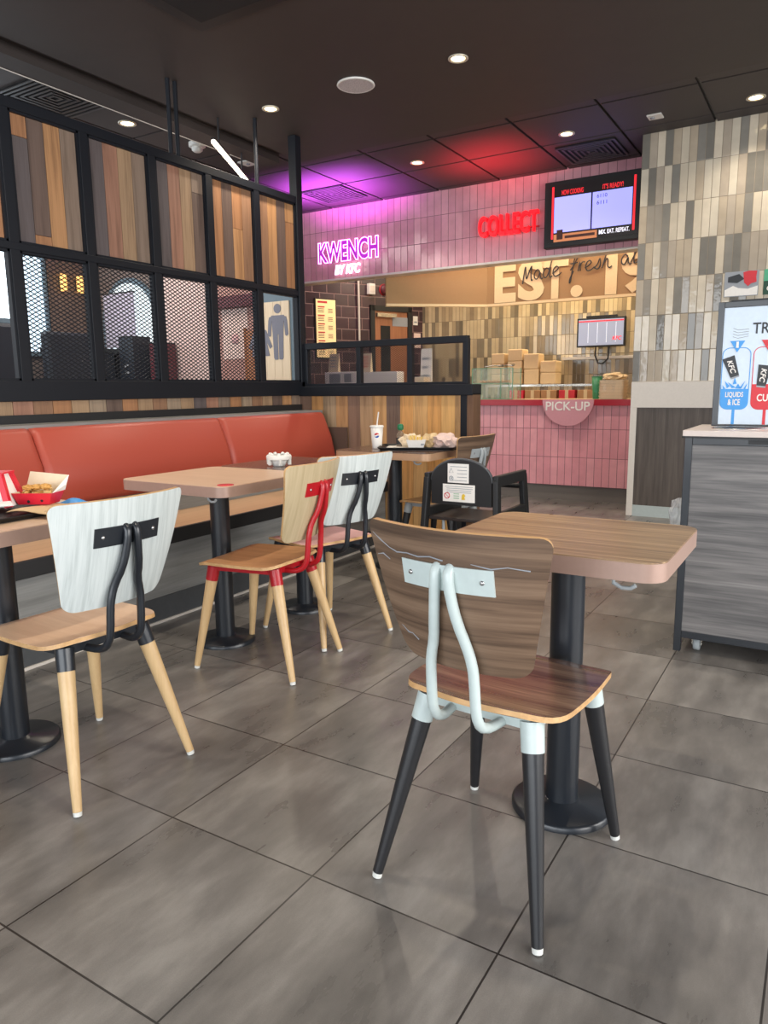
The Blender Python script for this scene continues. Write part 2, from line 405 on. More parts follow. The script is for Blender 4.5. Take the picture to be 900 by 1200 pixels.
# floor: large tiles with streaks
def floor_mat():
    m, nt, b = newmat('grey_floor_tile')
    T = .48
    tc = N(nt, 'ShaderNodeTexCoord'); sp = N(nt, 'ShaderNodeSeparateXYZ'); nt.links.new(tc.outputs['Object'], sp.inputs[0])
    U = math_node(nt, 'DIVIDE', sp.outputs['X'], T); V = math_node(nt, 'DIVIDE', sp.outputs['Y'], T)
    fu = math_node(nt, 'FLOOR', U); fv = math_node(nt, 'FLOOR', V)
    ru = math_node(nt, 'SUBTRACT', U, fu); rv = math_node(nt, 'SUBTRACT', V, fv)
    dd = math_node(nt, 'MINIMUM', math_node(nt, 'MINIMUM', ru, math_node(nt, 'SUBTRACT', 1, ru)), math_node(nt, 'MINIMUM', rv, math_node(nt, 'SUBTRACT', 1, rv)))
    mask = math_node(nt, 'GREATER_THAN', dd, .0048)
    cb = N(nt, 'ShaderNodeCombineXYZ'); nt.links.new(fu, cb.inputs[0]); nt.links.new(fv, cb.inputs[1])
    wn = N(nt, 'ShaderNodeTexWhiteNoise', noise_dimensions='3D'); nt.links.new(cb.outputs[0], wn.inputs['Vector'])
    ad = N(nt, 'ShaderNodeVectorMath', operation='MULTIPLY_ADD'); nt.links.new(wn.outputs['Color'], ad.inputs[0]); ad.inputs[1].default_value = (20, 20, 20)
    nt.links.new(tc.outputs['Object'], ad.inputs[2])
    mp = N(nt, 'ShaderNodeMapping'); mp.inputs['Scale'].default_value = (8, 2.6, 1); nt.links.new(ad.outputs[0], mp.inputs['Vector'])
    n1 = N(nt, 'ShaderNodeTexNoise'); n1.inputs['Scale'].default_value = .9; n1.inputs['Detail'].default_value = 6; n1.inputs['Roughness'].default_value = .6
    nt.links.new(mp.outputs[0], n1.inputs['Vector'])
    n2 = N(nt, 'ShaderNodeTexNoise'); n2.inputs['Scale'].default_value = 420; n2.inputs['Detail'].default_value = 2
    nt.links.new(tc.outputs['Object'], n2.inputs['Vector'])
    f = math_node(nt, 'ADD', math_node(nt, 'MULTIPLY', n1.outputs['Fac'], .86), math_node(nt, 'MULTIPLY', n2.outputs['Fac'], .14))
    f = math_node(nt, 'ADD', f, math_node(nt, 'MULTIPLY', math_node(nt, 'SUBTRACT', wn.outputs['Value'], .5), .06))
    cr = N(nt, 'ShaderNodeValToRGB'); e = cr.color_ramp.elements
    e.new(.5)
    for el, (p, c) in zip(e, [(.30, (84, 81, 78)), (.5, (112, 108, 104)), (.72, (144, 140, 135))]): el.position = p; el.color = rgba(c)
    nt.links.new(f, cr.inputs['Fac'])
    mx = N(nt, 'ShaderNodeMix', data_type='RGBA'); mx.inputs['A'].default_value = rgba((44, 40, 38))
    nt.links.new(mask, mx.inputs['Factor']); nt.links.new(cr.outputs['Color'], mx.inputs['B']); nt.links.new(mx.outputs['Result'], b.inputs['Base Color'])
    nt.links.new(math_node(nt, 'ADD', math_node(nt, 'MULTIPLY', n1.outputs['Fac'], .3), .16), b.inputs['Roughness'])
    bp = N(nt, 'ShaderNodeBump'); bp.inputs['Distance'].default_value = .002; bp.inputs['Strength'].default_value = .6
    h = math_node(nt, 'ADD', mask, math_node(nt, 'MULTIPLY', n2.outputs['Fac'], .12))
    nt.links.new(h, bp.inputs['Height']); nt.links.new(bp.outputs['Normal'], b.inputs['Normal'])
    return m
M['floor'] = floor_mat()

# ================================================================== the room
ZG = 3.23; ZP = 3.05; XP = -2.17; YH = 3.4; YC = 6.05; YW = 5.45
struct(MB().box(-6.2, 5, -6, 9, -.06, 0).build('floor', M['floor']))
# smooth dark plaster ceiling over the seating
struct(MB().box(-2.5, 5, -6, 3.96, ZP, ZP+.12).build('ceiling', M['plaster']))
# tiled ceiling above and beyond it
mb = MB(); mb.box(-6.2, 5, -6, 9, ZG+.02, ZG+.1, mi=1)
G = .694; gx0 = -.19; gy0 = 4.57
for i in range(-9, 8):
    for j in range(-7, 6):
        x0 = gx0+i*G; y0 = gy0+j*G
        if x0 < -6.2 or x0+G > 5 or y0+G > 8.9: continue
        if x0+G > -2.5 and x0 > -2.45 and y0+G < 3.8: continue
        mb.box(x0+.012, x0+G-.012, y0+.012, y0+G-.012, ZG, ZG+.03, mi=0)
struct(mb.build('ceiling', [M['grid_tile'], M['grid_bar']]))
# dark boxed trunk that runs beside the plaster ceiling
struct(MB().box(-2.80, -2.62, -3, 3.8, 3.022, 3.2).box(-2.806, -2.80, -3, 3.55, 3.018, 3.035, mi=1).box(-2.615, -2.5, -3, 3.8, 3.09, 3.1).build('trim_1', [M['plaster'], M['trim_white']]))
# white metro tile wall on the right, with beige band, white trim and dark wood panel
mb = MB(); mb.box(-.06, 4.2, YW, YW+.5, 1.197, ZG+.02, mi=0)
mb.box(-.06, 4.2, YW+.005, YW+.5, 0, 1.197, mi=1)
struct(mb.build('wall_right', [M['white_tile'], M['panel_beige']]))
struct(MB().box(-.06, -.005, YW-.012, YW+.01, 0, .97).box(-.06, 4.2, YW-.012, YW+.01, .97, 1.192).build('trim_2', M['trim_white'], bevel=.002))
struct(MB().box(-.005, 4.2, YW-.004, YW+.01, .1, .97).build('trim_3', M['dark_panel']))
struct(MB().box(-.005, 4.2, YW-.008, YW+.01, 0, .1).build('baseboard_right', plain('pale_grey_skirting', (176, 186, 184), .45)))
struct(MB().box(4.2, 4.3, 4.0, YW+.5, 0, ZG).build('wall_side', M['panel_beige']))
# pink tiled header above the servery
struct(MB().box(-5.2, .4, YC, YC+.16, 2.445, ZG+.02).build('wall_header', M['pink_header']))
struct(MB().box(-5.2, .4, YC-.006, YC+.17, 2.425, 2.447).build('trim_4', M['trim_white']))
# pink tiled servery counter front with red edge
mb = MB(); mb.box(-4.2, -.03, YC, YC+.1, .155, .98, mi=0); mb.box(-4.2, -.03, YC+.03, YC+.1, 0, .155, mi=1)
mb.box(-4.2, -.03, YC+.1, YC+.72, 0, .98, mi=1)
struct(mb.build('wall_counter', [M['pink_counter'], M['skirt_grey']]))
ct = thing('serving_counter', 'long tan serving counter top with glossy red front edge', 'counter', (-2.1, YC+.33, .98))
MB().box(-1.86, 2.06, -.36, .4, 0, .05).build('worktop', M['counter_top'], ct)
MB().box(-1.86, 2.06, -.375, -.36, -.008, .052).build('red_edge', M['counter_red'], ct)
# kitchen behind
struct(MB().box(-3.54, .6, 8.0, 8.2, 0, 3.2).build('wall_back', M['kitchen_tile']))
wl = MB().box(0, 2.0, 0, .1, 0, ZG).build('wall_corridor', M['dark_brick'], loc=(-4.3, 6.15, 0), rot=(0, 0, math.atan2(1.85, .76)))
struct(wl)
struct(MB().box(.3, .5, 5.95, 8, 0, ZG).build('wall_kitchen_side', M['panel_beige']))
# tan fascia that hangs in the kitchen, bent at one corner
mb = MB()
for (a, b) in (((-3.05, 6.21), (-2.13, 7.0)), ((-2.13, 7.0), (.35, 7.0))):
    d = Vector((b[0]-a[0], b[1]-a[1], 0)).normalized(); n = Vector((-d.y, d.x, 0))
    vs = [Vector((*p, z))+n*k for p in (a, b) for k in (0, .05) for z in (2.135, 3.2)]
    mb.add(vs, [(0, 1, 3, 2), (4, 6, 7, 5), (0, 4, 5, 1), (2, 3, 7, 6), (0, 2, 6, 4), (1, 5, 7, 3)], 0)
    vs = [Vector((*p, z))+n*k for p in (a, b) for k in (-.008, .05) for z in (2.105, 2.135)]
    mb.add(vs, [(0, 1, 3, 2), (4, 6, 7, 5), (0, 4, 5, 1), (2, 3, 7, 6), (0, 2, 6, 4), (1, 5, 7, 3)], 1)
struct(mb.build('wall_fascia', [M['soffit'], M['cream']]))
struct(MB().box(-4.6, .5, YC+.16, 8.2, 3.2, 3.22).build('ceiling', M['panel_beige']))
# mural lettering and handwriting on the fascia
mu = thing('wall_mural', 'large cream lettering on the tan fascia above the kitchen', 'mural', (-1.2, 6.995, 2.14))
for ch_, x0_, x1_, z1_ in (('E', -2.03, -1.765, .45), ('S', -1.74, -1.425, .45), ('T', -1.45, -1.15, .45), ('.', -1.12, -.985, .13), ('1', -.74, -.615, .45), ('9', -.575, -.235, .45)):
    text_part('year_lettering', ch_, (x0_+1.2, x1_+1.2, .0, z1_), M['cream'], mu, depth=.006, offset=.045)
hw = thing('handwritten_sign', 'dark handwritten style script across the tan kitchen fascia', 'sign', (-1.7, 6.98, 2.3))
L = {  # pen strokes, unit = x height
 'M': [[(0, -.3), (.1, .5), (.25, 1.5), (.3, .9), (.38, .2), (.6, .9), (.85, 1.5), (.8, .7), (.85, 0), (.95, .1)]],
 'a': [[(.6, .75), (.35, 1), (.08, .6), (.1, .15), (.35, .05), (.6, .7), (.62, .3), (.75, 0), (.9, .1)]],
 'd': [[(.6, .8), (.35, 1), (.08, .6), (.1, .12), (.35, .05), (.62, .7), (.85, 1.9)], [(.7, 1), (.62, .3), (.72, 0), (.9, .15)]],
 'e': [[(0, .3), (.3, .5), (.55, .8), (.4, 1), (.15, .8), (.08, .35), (.25, 0), (.6, .1), (.85, .35)]],
 'f': [[(.1, .3), (.5, 1), (.8, 1.75), (.65, 1.95), (.45, 1.4), (.3, .4), (.15, -.8), (.05, -.95), (.1, -.5), (.4, .2)], [(.1, .95), (.75, 1.05)]],
 'r': [[(0, .1), (.15, 1), (.2, .1)], [(.18, .5), (.35, .95), (.6, .95)]],
 's': [[(0, .1), (.3, .5), (.5, 1.05), (.55, .5), (.4, .05), (.1, .1)]],
 'h': [[(.05, 0), (.3, 1), (.5, 1.9)], [(.1, .2), (.4, .85), (.55, .8), (.55, .2), (.7, 0), (.9, .15)]],
 'l': [[(0, .1), (.35, 1), (.55, 1.8), (.45, 1.95), (.3, 1.3), (.25, .2), (.4, 0), (.65, .2)]],
 ' ': []}
words = {}; x = 0; wi = 0; adv = {'M': 1.05, 'a': .85, 'd': .9, 'e': .8, 'f': .8, 'r': .6, 's': .65, 'h': .9, 'l': .6, ' ': .75}
tx = 'Made fresh al'; tot = sum(adv[c] for c in tx); k = 1.28/tot; hz = .105
for ch in tx:
    if ch == ' ': wi += 1
    for st in L[ch]:
        pts = []
        for i in range(len(st)-1):   # Catmull-Rom
            p0 = st[max(i-1, 0)]; p1 = st[i]; p2 = st[i+1]; p3 = st[min(i+2, len(st)-1)]
            for t in (0, .25, .5, .75):
                q = [.5*((2*p1[a])+(-p0[a]+p2[a])*t+(2*p0[a]-5*p1[a]+4*p2[a]-p3[a])*t*t+(-p0[a]+3*p1[a]-3*p2[a]+p3[a])*t**3) for a in (0, 1)]
                pts.append(q)
        pts.append(st[-1])
        words.setdefault(wi, MB()).tube([((x+p[0])*k+.02, 0, p[1]*hz+.06+(x*k)*.07) for p in pts], .0065, 6)
    x += adv[ch]
for w_ in words.values(): w_.build('script_lettering', M['print_dark'], hw)
# ================================================================== the dining room beyond the screen
bright = emit('daylight_pane', (226, 240, 250), 4.0)
bright2 = emit('daylight_pane_soft', (204, 226, 240), 1.3)
struct(MB().box(-6.2, -6.0, -6, 6.5, 0, ZG).build('wall_left', M['left_wall']))
def arch(x0, x1, z0, zt, n=14):
    r = (x1-x0)/2; cz = zt-r; cx = (x0+x1)/2
    return [(x0, z0), (x1, z0)] + [(cx+r*math.cos(PI*k/n), cz+r*math.sin(PI*k/n)) for k in range(n+1)]
XZ = lambda y: Matrix(((1, 0, 0, 0), (0, 0, -1, y), (0, 1, 0, 0), (0, 0, 0, 1)))   # (x,z) plane, extrude towards -Y
struct(MB().box(-6.0, -4.3, 6.22, 6.4, 0, ZG+.02).build('wall_rear', M['left_wall']))
struct(MB().box(-6.0, -3.05, 4.5, 4.65, 0, 2.62).build('wall_far', M['left_wall']))
def window(name, y0, y1, z0, z1, m):
    f = struct(MB().box(-6.0, -5.96, y0-.05, y1+.05, z1, z1+.05).box(-6.0, -5.96, y0-.05, y1+.05, z0-.05, z0).box(-6.0, -5.96, y0-.05, y0, z0, z1).box(-6.0, -5.96, y1, y1+.05, z0, z1).build(name, M['slate_paint']))
    MB().box(-6.0, -5.985, y0, y1, z0, z1).build('pane', m, f)
window('window_1', 1.2, 3.42, 1.93, 2.6, bright)
window('window_2', 3.55, 3.82, 1.6, 2.6, bright2)
w3 = struct(MB().prism(arch(-5.86, -4.94, .8, 2.42), 0, .03, XZ(4.5)).build('window_3', M['slate_paint']))
MB().prism(arch(-5.80, -5.0, .86, 2.36), .031, .04, XZ(4.5)).build('pane', emit('arch_daylight', (216, 228, 232), .9), w3)
# timber clad strip with two small wall lamps
struct(MB().box(-6.0, -5.96, 3.86, 4.5, .3, 2.7).build('trim_5', wood('brown_cladding', [(.1, (84, 66, 56)), (.9, (128, 104, 88))], 'Z')))
for k, y in enumerate((4.03, 4.24)):
    t = thing('wall_lamp', ['small warm wall lamp nearer the window, behind the mesh', 'small warm wall lamp nearer the corner, behind the mesh'][k], 'lamp', (-5.96, y, 2.36), 0, 'wall lamps behind the screen')
    MB().box(0, .012, -.03, .03, -.06, .06).build('back_plate', M['matte_black'], t)
    MB().lathe([(.035, -.09), (.04, 0), (.035, .09)], (.05, 0, 0), 16).build('lamp_shade', emit('lamp_warm', (255, 196, 110), 1.3), t)
# pale pink wall bay, beam, poster, brown door, toilet door
struct(MB().box(-4.9, -4.06, 4.485, 4.5, 0, 2.5).build('trim_6', M['pale_wall']))
struct(MB().box(-4.06, -3.5, 4.485, 4.5, 0, 2.5).build('trim_7', plain('rose_wall', (176, 132, 122), .6)))
struct(MB().box(-4.06, -3.5, 4.40, 4.49, 1.99, 2.1).build('trim_8', M['maroon']))
po = thing('paper_poster', 'white paper poster with a faint pink mark hanging beside the brown door', 'poster', (-3.82, 4.479, 1.48))
MB().box(-.175, .175, 0, .004, 0, .5).build('sheet', M['paper_pink'], po)
MB().lathe([(.0, .004), (.05, .004), (.05, 0)], (0, -.003, .2), 14, M=Matrix.Rotation(PI/2, 4, 'X')).build('pink_mark', plain('faint_pink', (224, 176, 176), .7), po)
bn = thing('paper_banner', 'large lavender sheet hung in front of the arched window', 'banner', (-5.53, 4.44, 1.66))
MB().box(-.26, .26, 0, .004, 0, .6).build('sheet', M['lavender'], bn)
MB().tube([(-.27, .002, .6), (.27, .002, .6)], .008).build('hanging_rail', M['matte_black'], bn)
struct(MB().box(-3.66, -3.5, 4.45, 4.49, 0, 1.75).box(-3.67, -3.655, 4.44, 4.5, 0, 1.78).build('door_2', M['door_brown']))
d1 = struct(MB().box(-3.49, -3.05, 4.46, 4.5, 0, 2.12).build('door_1', M['slate_paint']))
mb = MB()
for i in range(4): mb.box(-3.475+i*.098, -3.475+i*.098+.095, 4.445, 4.46, .05, 2.01)
mb.build('door_leaf', M['toilet_plank'], d1)
def man(cx, z0, h):
    s = h/1.0; m = MB()
    q = lambda x, z: (cx+x*s, z0+z*s)
    m.prism([q(.085*math.cos(2*PI*k/20), .91+.085*math.sin(2*PI*k/20)) for k in range(20)], 0, .004, XZ(4.445))
    for sg in (-1, 1):
        m.prism([q(sg*.01, .45), q(sg*.01, .0), q(sg*.03, -.01), q(sg*.09, -.01), q(sg*.11, .02), q(sg*.125, .45)], 0, .004, XZ(4.445))
        m.prism([q(sg*.125, .78), q(sg*.2, .76), q(sg*.22, .7), q(sg*.245, .44), q(sg*.2, .41), q(sg*.17, .43), q(sg*.145, .7)], 0, .0041, XZ(4.445))
    m.prism([q(-.125, .45), q(.125, .45), q(.15, .79), q(-.15, .79)], 0, .0042, XZ(4.445))
    return m
man(-3.225, 1.46, .53).build('man_pictogram', M['pictogram'], d1)
def woman(cx, z0, h):
    m = MB(); q = lambda x, z: (cx+x*h, z0+z*h)
    m.prism([q(.085*math.cos(2*PI*k/20), .91+.085*math.sin(2*PI*k/20)) for k in range(20)], 0, .004, XZ(4.445))
    m.prism([q(-.22, .3), q(.22, .3), q(.1, .79), q(-.1, .79)], 0, .004, XZ(4.445))
    for sg in (-1, 1):
        m.prism([q(sg*.03, .3), q(sg*.03, -.01), q(sg*.1, -.01), q(sg*.1, .3)], 0, .0041, XZ(4.445))
        m.prism([q(sg*.1, .79), q(sg*.15, .77), q(sg*.29, .47), q(sg*.23, .43), q(sg*.1, .66)], 0, .0041, XZ(4.445))
    return m
woman(-3.455, 1.335, .53).build('woman_pictogram', M['pictogram'], d1)
# dark furniture glimpsed through the mesh
def booth(x, y, w, h, label, m):
    t = thing('booth_seat', label, 'booth', (x, y, 0), 0)
    MB().box(-.3, .3, -w/2, w/2, .08, .45).build('seat', m, t, bevel=.02)
    MB().box(-.36, -.24, -w/2, w/2, .08, h).build('backrest', m, t, bevel=.03)
    MB().box(-.28, .28, -w/2+.05, w/2-.05, 0, .08).build('plinth', M['matte_black'], t)
    return t
dk = plain('dark_slate_vinyl', (38, 44, 54), .5)
booth(-4.4, 2.0, 1.3, 1.75, 'tall dark booth seat below the bright left window', dk)
booth(-4.5, 3.25, .55, 1.72, 'narrow dark booth seat behind the second mesh pane', dk)
t = thing('dark_shelf', 'long dark shelf under the two wall lamps', 'shelf', (-5.6, 4.0, 0))
MB().box(-.2, .2, -.4, .4, 1.58, 1.63).build('top_board', M['matte_black'], t)
for y in (-.36, .36): MB().box(-.18, .18, y-.02, y+.02, 0, 1.58).build('side_panel', dk, t)
def kiosk(x, y, w, h, label, m, marks=False):
    t = thing('black_cabinet', label, 'cabinet', (x, y, 0))
    MB().prism([(-w/2, 0), (w/2, 0), (w/2*.9, h), (-w/2*.72, h)], -.12, .12, XZ(0)).build('body', m, t)
    MB().box(-w/2*.72, w/2*.9, -.125, .125, h, h+.012).build('lid', M['matte_black'], t)
    if marks:
        for k in range(2):
            for i in range(2): MB().box(-.02+i*.035, .005+i*.035, -.126, -.12, h*.82-k*.07, h*.82+.025-k*.07).build('printed_mark', M['print_grey'], t)
kiosk(-5.30, 3.9, .34, 1.56, 'shorter dark cabinet in front of the arched window', dk)
kiosk(-5.03, 4.2, .27, 1.73, 'taller dark cabinet with small white marks by the arched window', dk, True)
kiosk(-4.74, 4.33, .17, 1.66, 'maroon cabinet standing against the pale pink wall', M['maroon'])

# ================================================================== partition screen
MY = [.602, 1.069, 1.526, 2.0, 2.472, 2.943, 3.42]
ps = thing('partition_screen', 'black framed screen with plank panels above steel mesh windows', 'partition', (XP, 0, 0))
mb = MB(); a0, a1 = MY[0]-.02, MY[-1]+.03
mb.box(-.03, .03, a0, a1, 2.558, 2.61); mb.box(-.03, .03, a0, a1, 1.878, 1.916); mb.box(-.035, .035, a0, a1, 1.115, 1.222)
for y in MY[:-1]: mb.box(-.0285, .0285, y-.028, y+.028, 1.2, 2.56)
mb.build('frame', M['steel'], ps, bevel=.003)
mb = MB()
for a, b in zip(MY[:-1], MY[1:]):      # slim inner frames
    for z0, z1 in ((1.222, 1.878), (1.916, 2.558)):
        y0, y1 = a+.028, b-.028
        mb.box(-.012, .022, y0, y0+.012, z0, z1); mb.box(-.012, .022, y1-.012, y1, z0, z1)
        mb.box(-.012, .022, y0, y1, z0, z0+.012); mb.box(-.012, .022, y0, y1, z1-.012, z1)
mb.build('inner_frame', M['steel'], ps)
MB().box(-.035, .035, 3.395, 3.465, 1.11, ZP).build('end_post', M['steel'], ps, bevel=.004)
for y in (2.185, 2.245, 2.985): MB().tube([(0, y, 2.6), (0, y, ZP)], .014, 12).build('hanging_rod', M['steel'], ps)
col = dict(o=(180, 132, 94), O=(194, 148, 104), t=(176, 148, 118), g=(146, 128, 114), G=(166, 148, 128), b=(156, 120, 94), d=(112, 94, 86), D=(104, 96, 98), r=(168, 126, 106))
T_ = {k: lin(v) for k, v in col.items()}
spec = [['o', 'b', 'o', 'o'], [('o', .17, 'D'), ('d', -.08, 'o'), 'O', 'g'], ['D', 'r', 't', 'g'], ['D', 'r', 't', ('g', .2, 'd')], ['o', 'd', ('o', .45, 'O'), 'b'], ['b', 'O', 'd', ('O', .22, 'o')]]
for (a, b), sp_ in zip(zip(MY[:-1], MY[1:]), spec):
    mb = MB(); y0 = a+.038; w = (b-a-.076)/4; z0, z1 = 1.926, 2.548
    for i, s in enumerate(sp_):
        p, q = y0+i*w+.0012, y0+(i+1)*w-.0012
        if isinstance(s, tuple):
            zc = z1-(z1-z0)*s[1] if s[1] > 0 else z0-(z1-z0)*s[1]
            mb.box(-.012, .006, p, q, zc+.0012, z1, tone=T_[s[0]]); mb.box(-.012, .006, p, q, z0, zc-.0012, tone=T_[s[2]])
        else: mb.box(-.012, .006, p, q, z0, z1, tone=T_[s])
    mb.box(-.014, -.012, y0, y0+4*w, z0, z1, tone=(.02, .02, .02))
    mb.build('plank_panel', M['plank'], ps)
for k, (a, b) in enumerate(zip(MY[:-1], MY[1:])):
    if k in (0, 5): continue
    y0, z0 = a+.038, 1.232
    lattice(MB(), b-a-.076, .636, .042, .0232, .0052, lambda u, v, d, y0=y0, z0=z0: (d-.003, y0+u, z0+v), .002).build('mesh_panel', M['steel'], ps)
# planks and rails under the screen (the wall behind the bench)
cyc = 'tGdotbGtDrgoGbtdOgtrbo'
mb = MB(); y = -1.2; i = 0
while y < 3.39:
    mb.box(XP-.05, XP+.012, y+.001, min(y+.113, 3.395), 0, 1.115, tone=T_[cyc[i % len(cyc)]]); y += .115; i += 1
struct(mb.build('wall_bench', M['plank']))
# ------------------------------------------------------------------ half wall with mesh rail
hwl = thing('half_wall', 'plank clad half wall at the end of the bench with black mesh rail', 'half wall', (0, YH, 0))
seq = 'doGObtO Odoooo'.replace(' ', '')
tn = ['d', 'o', 'G', 'O', 'b', 't', 'O', 'd', 'o', 'O', 'o', 'O', 'o']
mb = MB(); x = -2.165; ed = [-2.165, -2.048, -1.939, -1.816, -1.704, -1.594, -1.479, -1.358, -1.241, -1.133, -1.013, -.903, -.796, -.748]
tc_ = [(132, 106, 92), (208, 156, 100), (178, 156, 128), (200, 158, 112), (138, 112, 96), (182, 152, 118), (212, 168, 114), (128, 108, 96), (232, 176, 108), (232, 186, 124), (236, 178, 106), (234, 186, 118), (214, 172, 118)]
for a, b, c in zip(ed[:-1], ed[1:], tc_): mb.box(a+.001, b-.001, 0, .02, 0, 1.108, tone=lin(c))
mb.box(-2.165, -.75, .02, .1, 0, 1.108, tone=(.03, .03, .03))
mb.box(-.7, -.655, -.004, .124, 0, 1.118, tone=lin((128, 96, 72)))
mb.build('plank_cladding', M['plank'], hwl)
MB().box(-.748, -.70, -.012, .13, 0, 1.13).build('end_post', M['steel'], hwl, bevel=.003)
MB().box(-2.17, -.655, -.02, .135, 1.108, 1.185).build('cap_rail', M['steel'], hwl, bevel=.004)
mb = MB(); mb.box(-2.14, -.72, .03, .08, 1.47, 1.518); mb.box(-2.14, -.72, .03, .08, 1.185, 1.205)
hm = [-2.125, -1.625, -1.18, -.735]
for x in hm: mb.box(x-.02, x+.02, .0315, .0785, 1.185, 1.5)
mb.build('rail_frame', M['steel'], hwl, bevel=.003)
for a, b in zip(hm[:-1], hm[1:]):
    lattice(MB(), b-a-.05, .262, .024, .0145, .0028, lambda u, v, d, a=a: (a+.025+u, .055-d, 1.207+v), .0015).build('mesh_panel', M['steel'], hwl)

# ================================================================== banquette bench
be = thing('banquette_bench', 'long fixed bench with red padded back, tan seat and grey laminate base', 'bench', (0, 1.2, 0))
y0, y1 = -2.2, 2.19
MB().box(-1.78, -1.365, y0, y1, .425, .468).build('seat_board', M['tan_seat'], be, bevel=.004)
MB().box(-1.365, -1.345, y0, y1, .395, .47).build('front_nosing', M['matte_black'], be, bevel=.003)
MB().box(-1.42, -1.372, y0, y1, .13, .425).build('base_panel', M['grey_lam'], be)
MB().box(-1.42, -1.365, y0, y1, 0, .13).build('plinth', M['plinth_grey'], be)
MB().box(-1.366, -1.355, y0, y1, 0, .012).build('sealant_bead', M['trim_white'], be)
MB().add([(-1.80, y0, .46), (-1.80, y1, .46), (-1.78, y1, .46), (-1.78, y0, .46), (-1.86, y0, .70), (-1.86, y1, .70), (-1.83, y1, .70), (-1.83, y0, .70)], [(0, 1, 2, 3), (4, 7, 6, 5), (0, 4, 5, 1), (1, 5, 6, 2), (2, 6, 7, 3), (3, 7, 4, 0)]).build('back_panel', M['grey_lam'], be)
MB().box(-2.15, -1.93, y0, y1-.01, .94, 1.0).box(-2.15, -1.97, y0, y1-.01, .4, .94).build('ledge', M['grey_lam'], be)
MB().box(-2.152, -2.132, y0, y1-.01, 1.0, 1.045).build('top_strip', M['matte_black'], be)
def cushion(ya, yb):
    bm = bmesh.new()
    lo, hi = (-1.775, .615), (-1.885, .985)
    pr = [(-1.86, .62), (-1.79, .60), (-1.762, .635), (-1.80, .80), (-1.868, .965), (-1.89, .988), (-1.95, .985)]
    m = MB(); n = len(pr); vs = []
    for yy in (ya, ya+.012, ya+.04, yb-.04, yb-.012, yb):
        inset = .02 if yy in (ya, yb) else (.006 if yy in (ya+.012, yb-.012) else 0)
        for i, (x, z) in enumerate(pr):
            k = inset if 1 <= i <= 5 else 0
            vs.append((x-k, yy, z-(k*.8 if i in (4, 5) else 0)))
    fs = [(j*n+i, j*n+i+1, (j+1)*n+i+1, (j+1)*n+i) for j in range(5) for i in range(n-1)]
    m.add(vs, fs, smooth=True)
    m.add(vs, [tuple((j+1)*n-1 if k else j*n for j, k in ((0, 0),)) + tuple()], 0) if False else None
    m.add(vs[:n], [tuple(range(n))]); m.add(vs[-n:], [tuple(range(n))[::-1]])
    m.add(vs, [(j*n, (j+1)*n, (j+1)*n+n-1, j*n+n-1) for j in range(5)])
    return m
for ya, yb in ((-2.2, -.30), (-.297, 1.0), (1.003, 2.13)):
    o = cushion(ya, yb).build('back_cushion', M['cushion'], be)
MB().box(-1.9, -1.70, 2.165, 2.187, .5, .87).build('end_panel', plain('brown_slatted_end', (84, 66, 56), .6), be)
# ================================================================== tables
def table(name, label, x, y, w, d, top, band, rz=0, h=.78, pc=(0, 0), group='pedestal dining tables'):
    t = thing(name, label, 'table', (x, y, 0), rz, group)
    MB().prism(rrect(-w/2, w/2, -d/2, d/2, .05), h-.004, h).prism(rrect(-w/2+.002, w/2-.002, -d/2+.002, d/2-.002, .048), h-.042, h-.004).build('tabletop', top, t)
    po = rrect(-w/2-.0015, w/2+.0015, -d/2-.0015, d/2+.0015, .0515); pi = rrect(-w/2+.001, w/2-.001, -d/2+.001, d/2-.001, .049); n = len(po)
    mb = MB(); vs = [(*p, z) for z in (h-.045, h-.003) for q in (po, pi) for p in q]
    mb.add(vs, [(i, (i+1) % n, 2*n+(i+1) % n, 2*n+i) for i in range(n)], smooth=True)
    mb.add(vs, [(i+n, (i+1) % n+n, 3*n+(i+1) % n, 3*n+i) for i in range(n)])
    mb.add(vs, [(i, (i+1) % n, n+(i+1) % n, n+i) for i in range(n)]); mb.add(vs, [(2*n+i, 2*n+(i+1) % n, 3*n+(i+1) % n, 3*n+i) for i in range(n)])
    mb.build('edge_band', band, t)
    px, py = pc
    MB().tube([(px, py, .018), (px, py, h-.055)], .044, 28).build('pedestal', M['black_metal'], t)
    MB().lathe([(.137, 0), (.137, .014), (.13, .02), (.05, .022), (.047, .03), (.04, .03)], (px, py, 0), 40).build('base_disc', M['black_metal'], t)
    MB().box(px-.16, px+.16, py-.03, py+.03, h-.055, h-.043).box(px-.03, px+.03, py-.16, py+.16, h-.0555, h-.0435).build('support_plate', M['matte_black'], t)
    mb = MB(); hx, hy = w/2-.09, -d/2+.03
    mb.box(hx-.03, hx+.015, hy-.012, hy+.012, h-.05, h-.042)
    mb.tube([(hx-.02, hy, h-.048), (hx-.02, hy, h-.06), (hx+.0, hy-.004, h-.068), (hx+.02, hy-.006, h-.066), (hx+.03, hy-.008, h-.058)], .005, 8)
    mb.build('bag_hook', M['grey_plastic'], t)
    return t
TB1 = table('dining_table', 'brown wood topped pedestal table in the foreground beside the grey bin unit', .902, .597, .56, .5, M['walnut_top'], M['band'])
TB2 = table('dining_table', 'light oak pedestal table with a red round sticker on its corner', -.887, 1.143, .62, .59, M['oak_x'], M['band'])
TB3 = table('dining_table', 'dark brown table with a white plastic tub on it along the bench', -.88, 1.745, .62, .59, M['walnut_dark'], M['band_tan'])
TB4 = table('dining_table', 'table at the left edge holding the open red food boxes', -.79, .04, .62, .6, M['oak_x'], M['band'])
TB5 = table('dining_table', 'brown table by the plank half wall holding a tray and drink cup', -.87, 2.8, .68, .6, M['walnut_dark'], M['band_tan'], pc=(-.05, -.02))
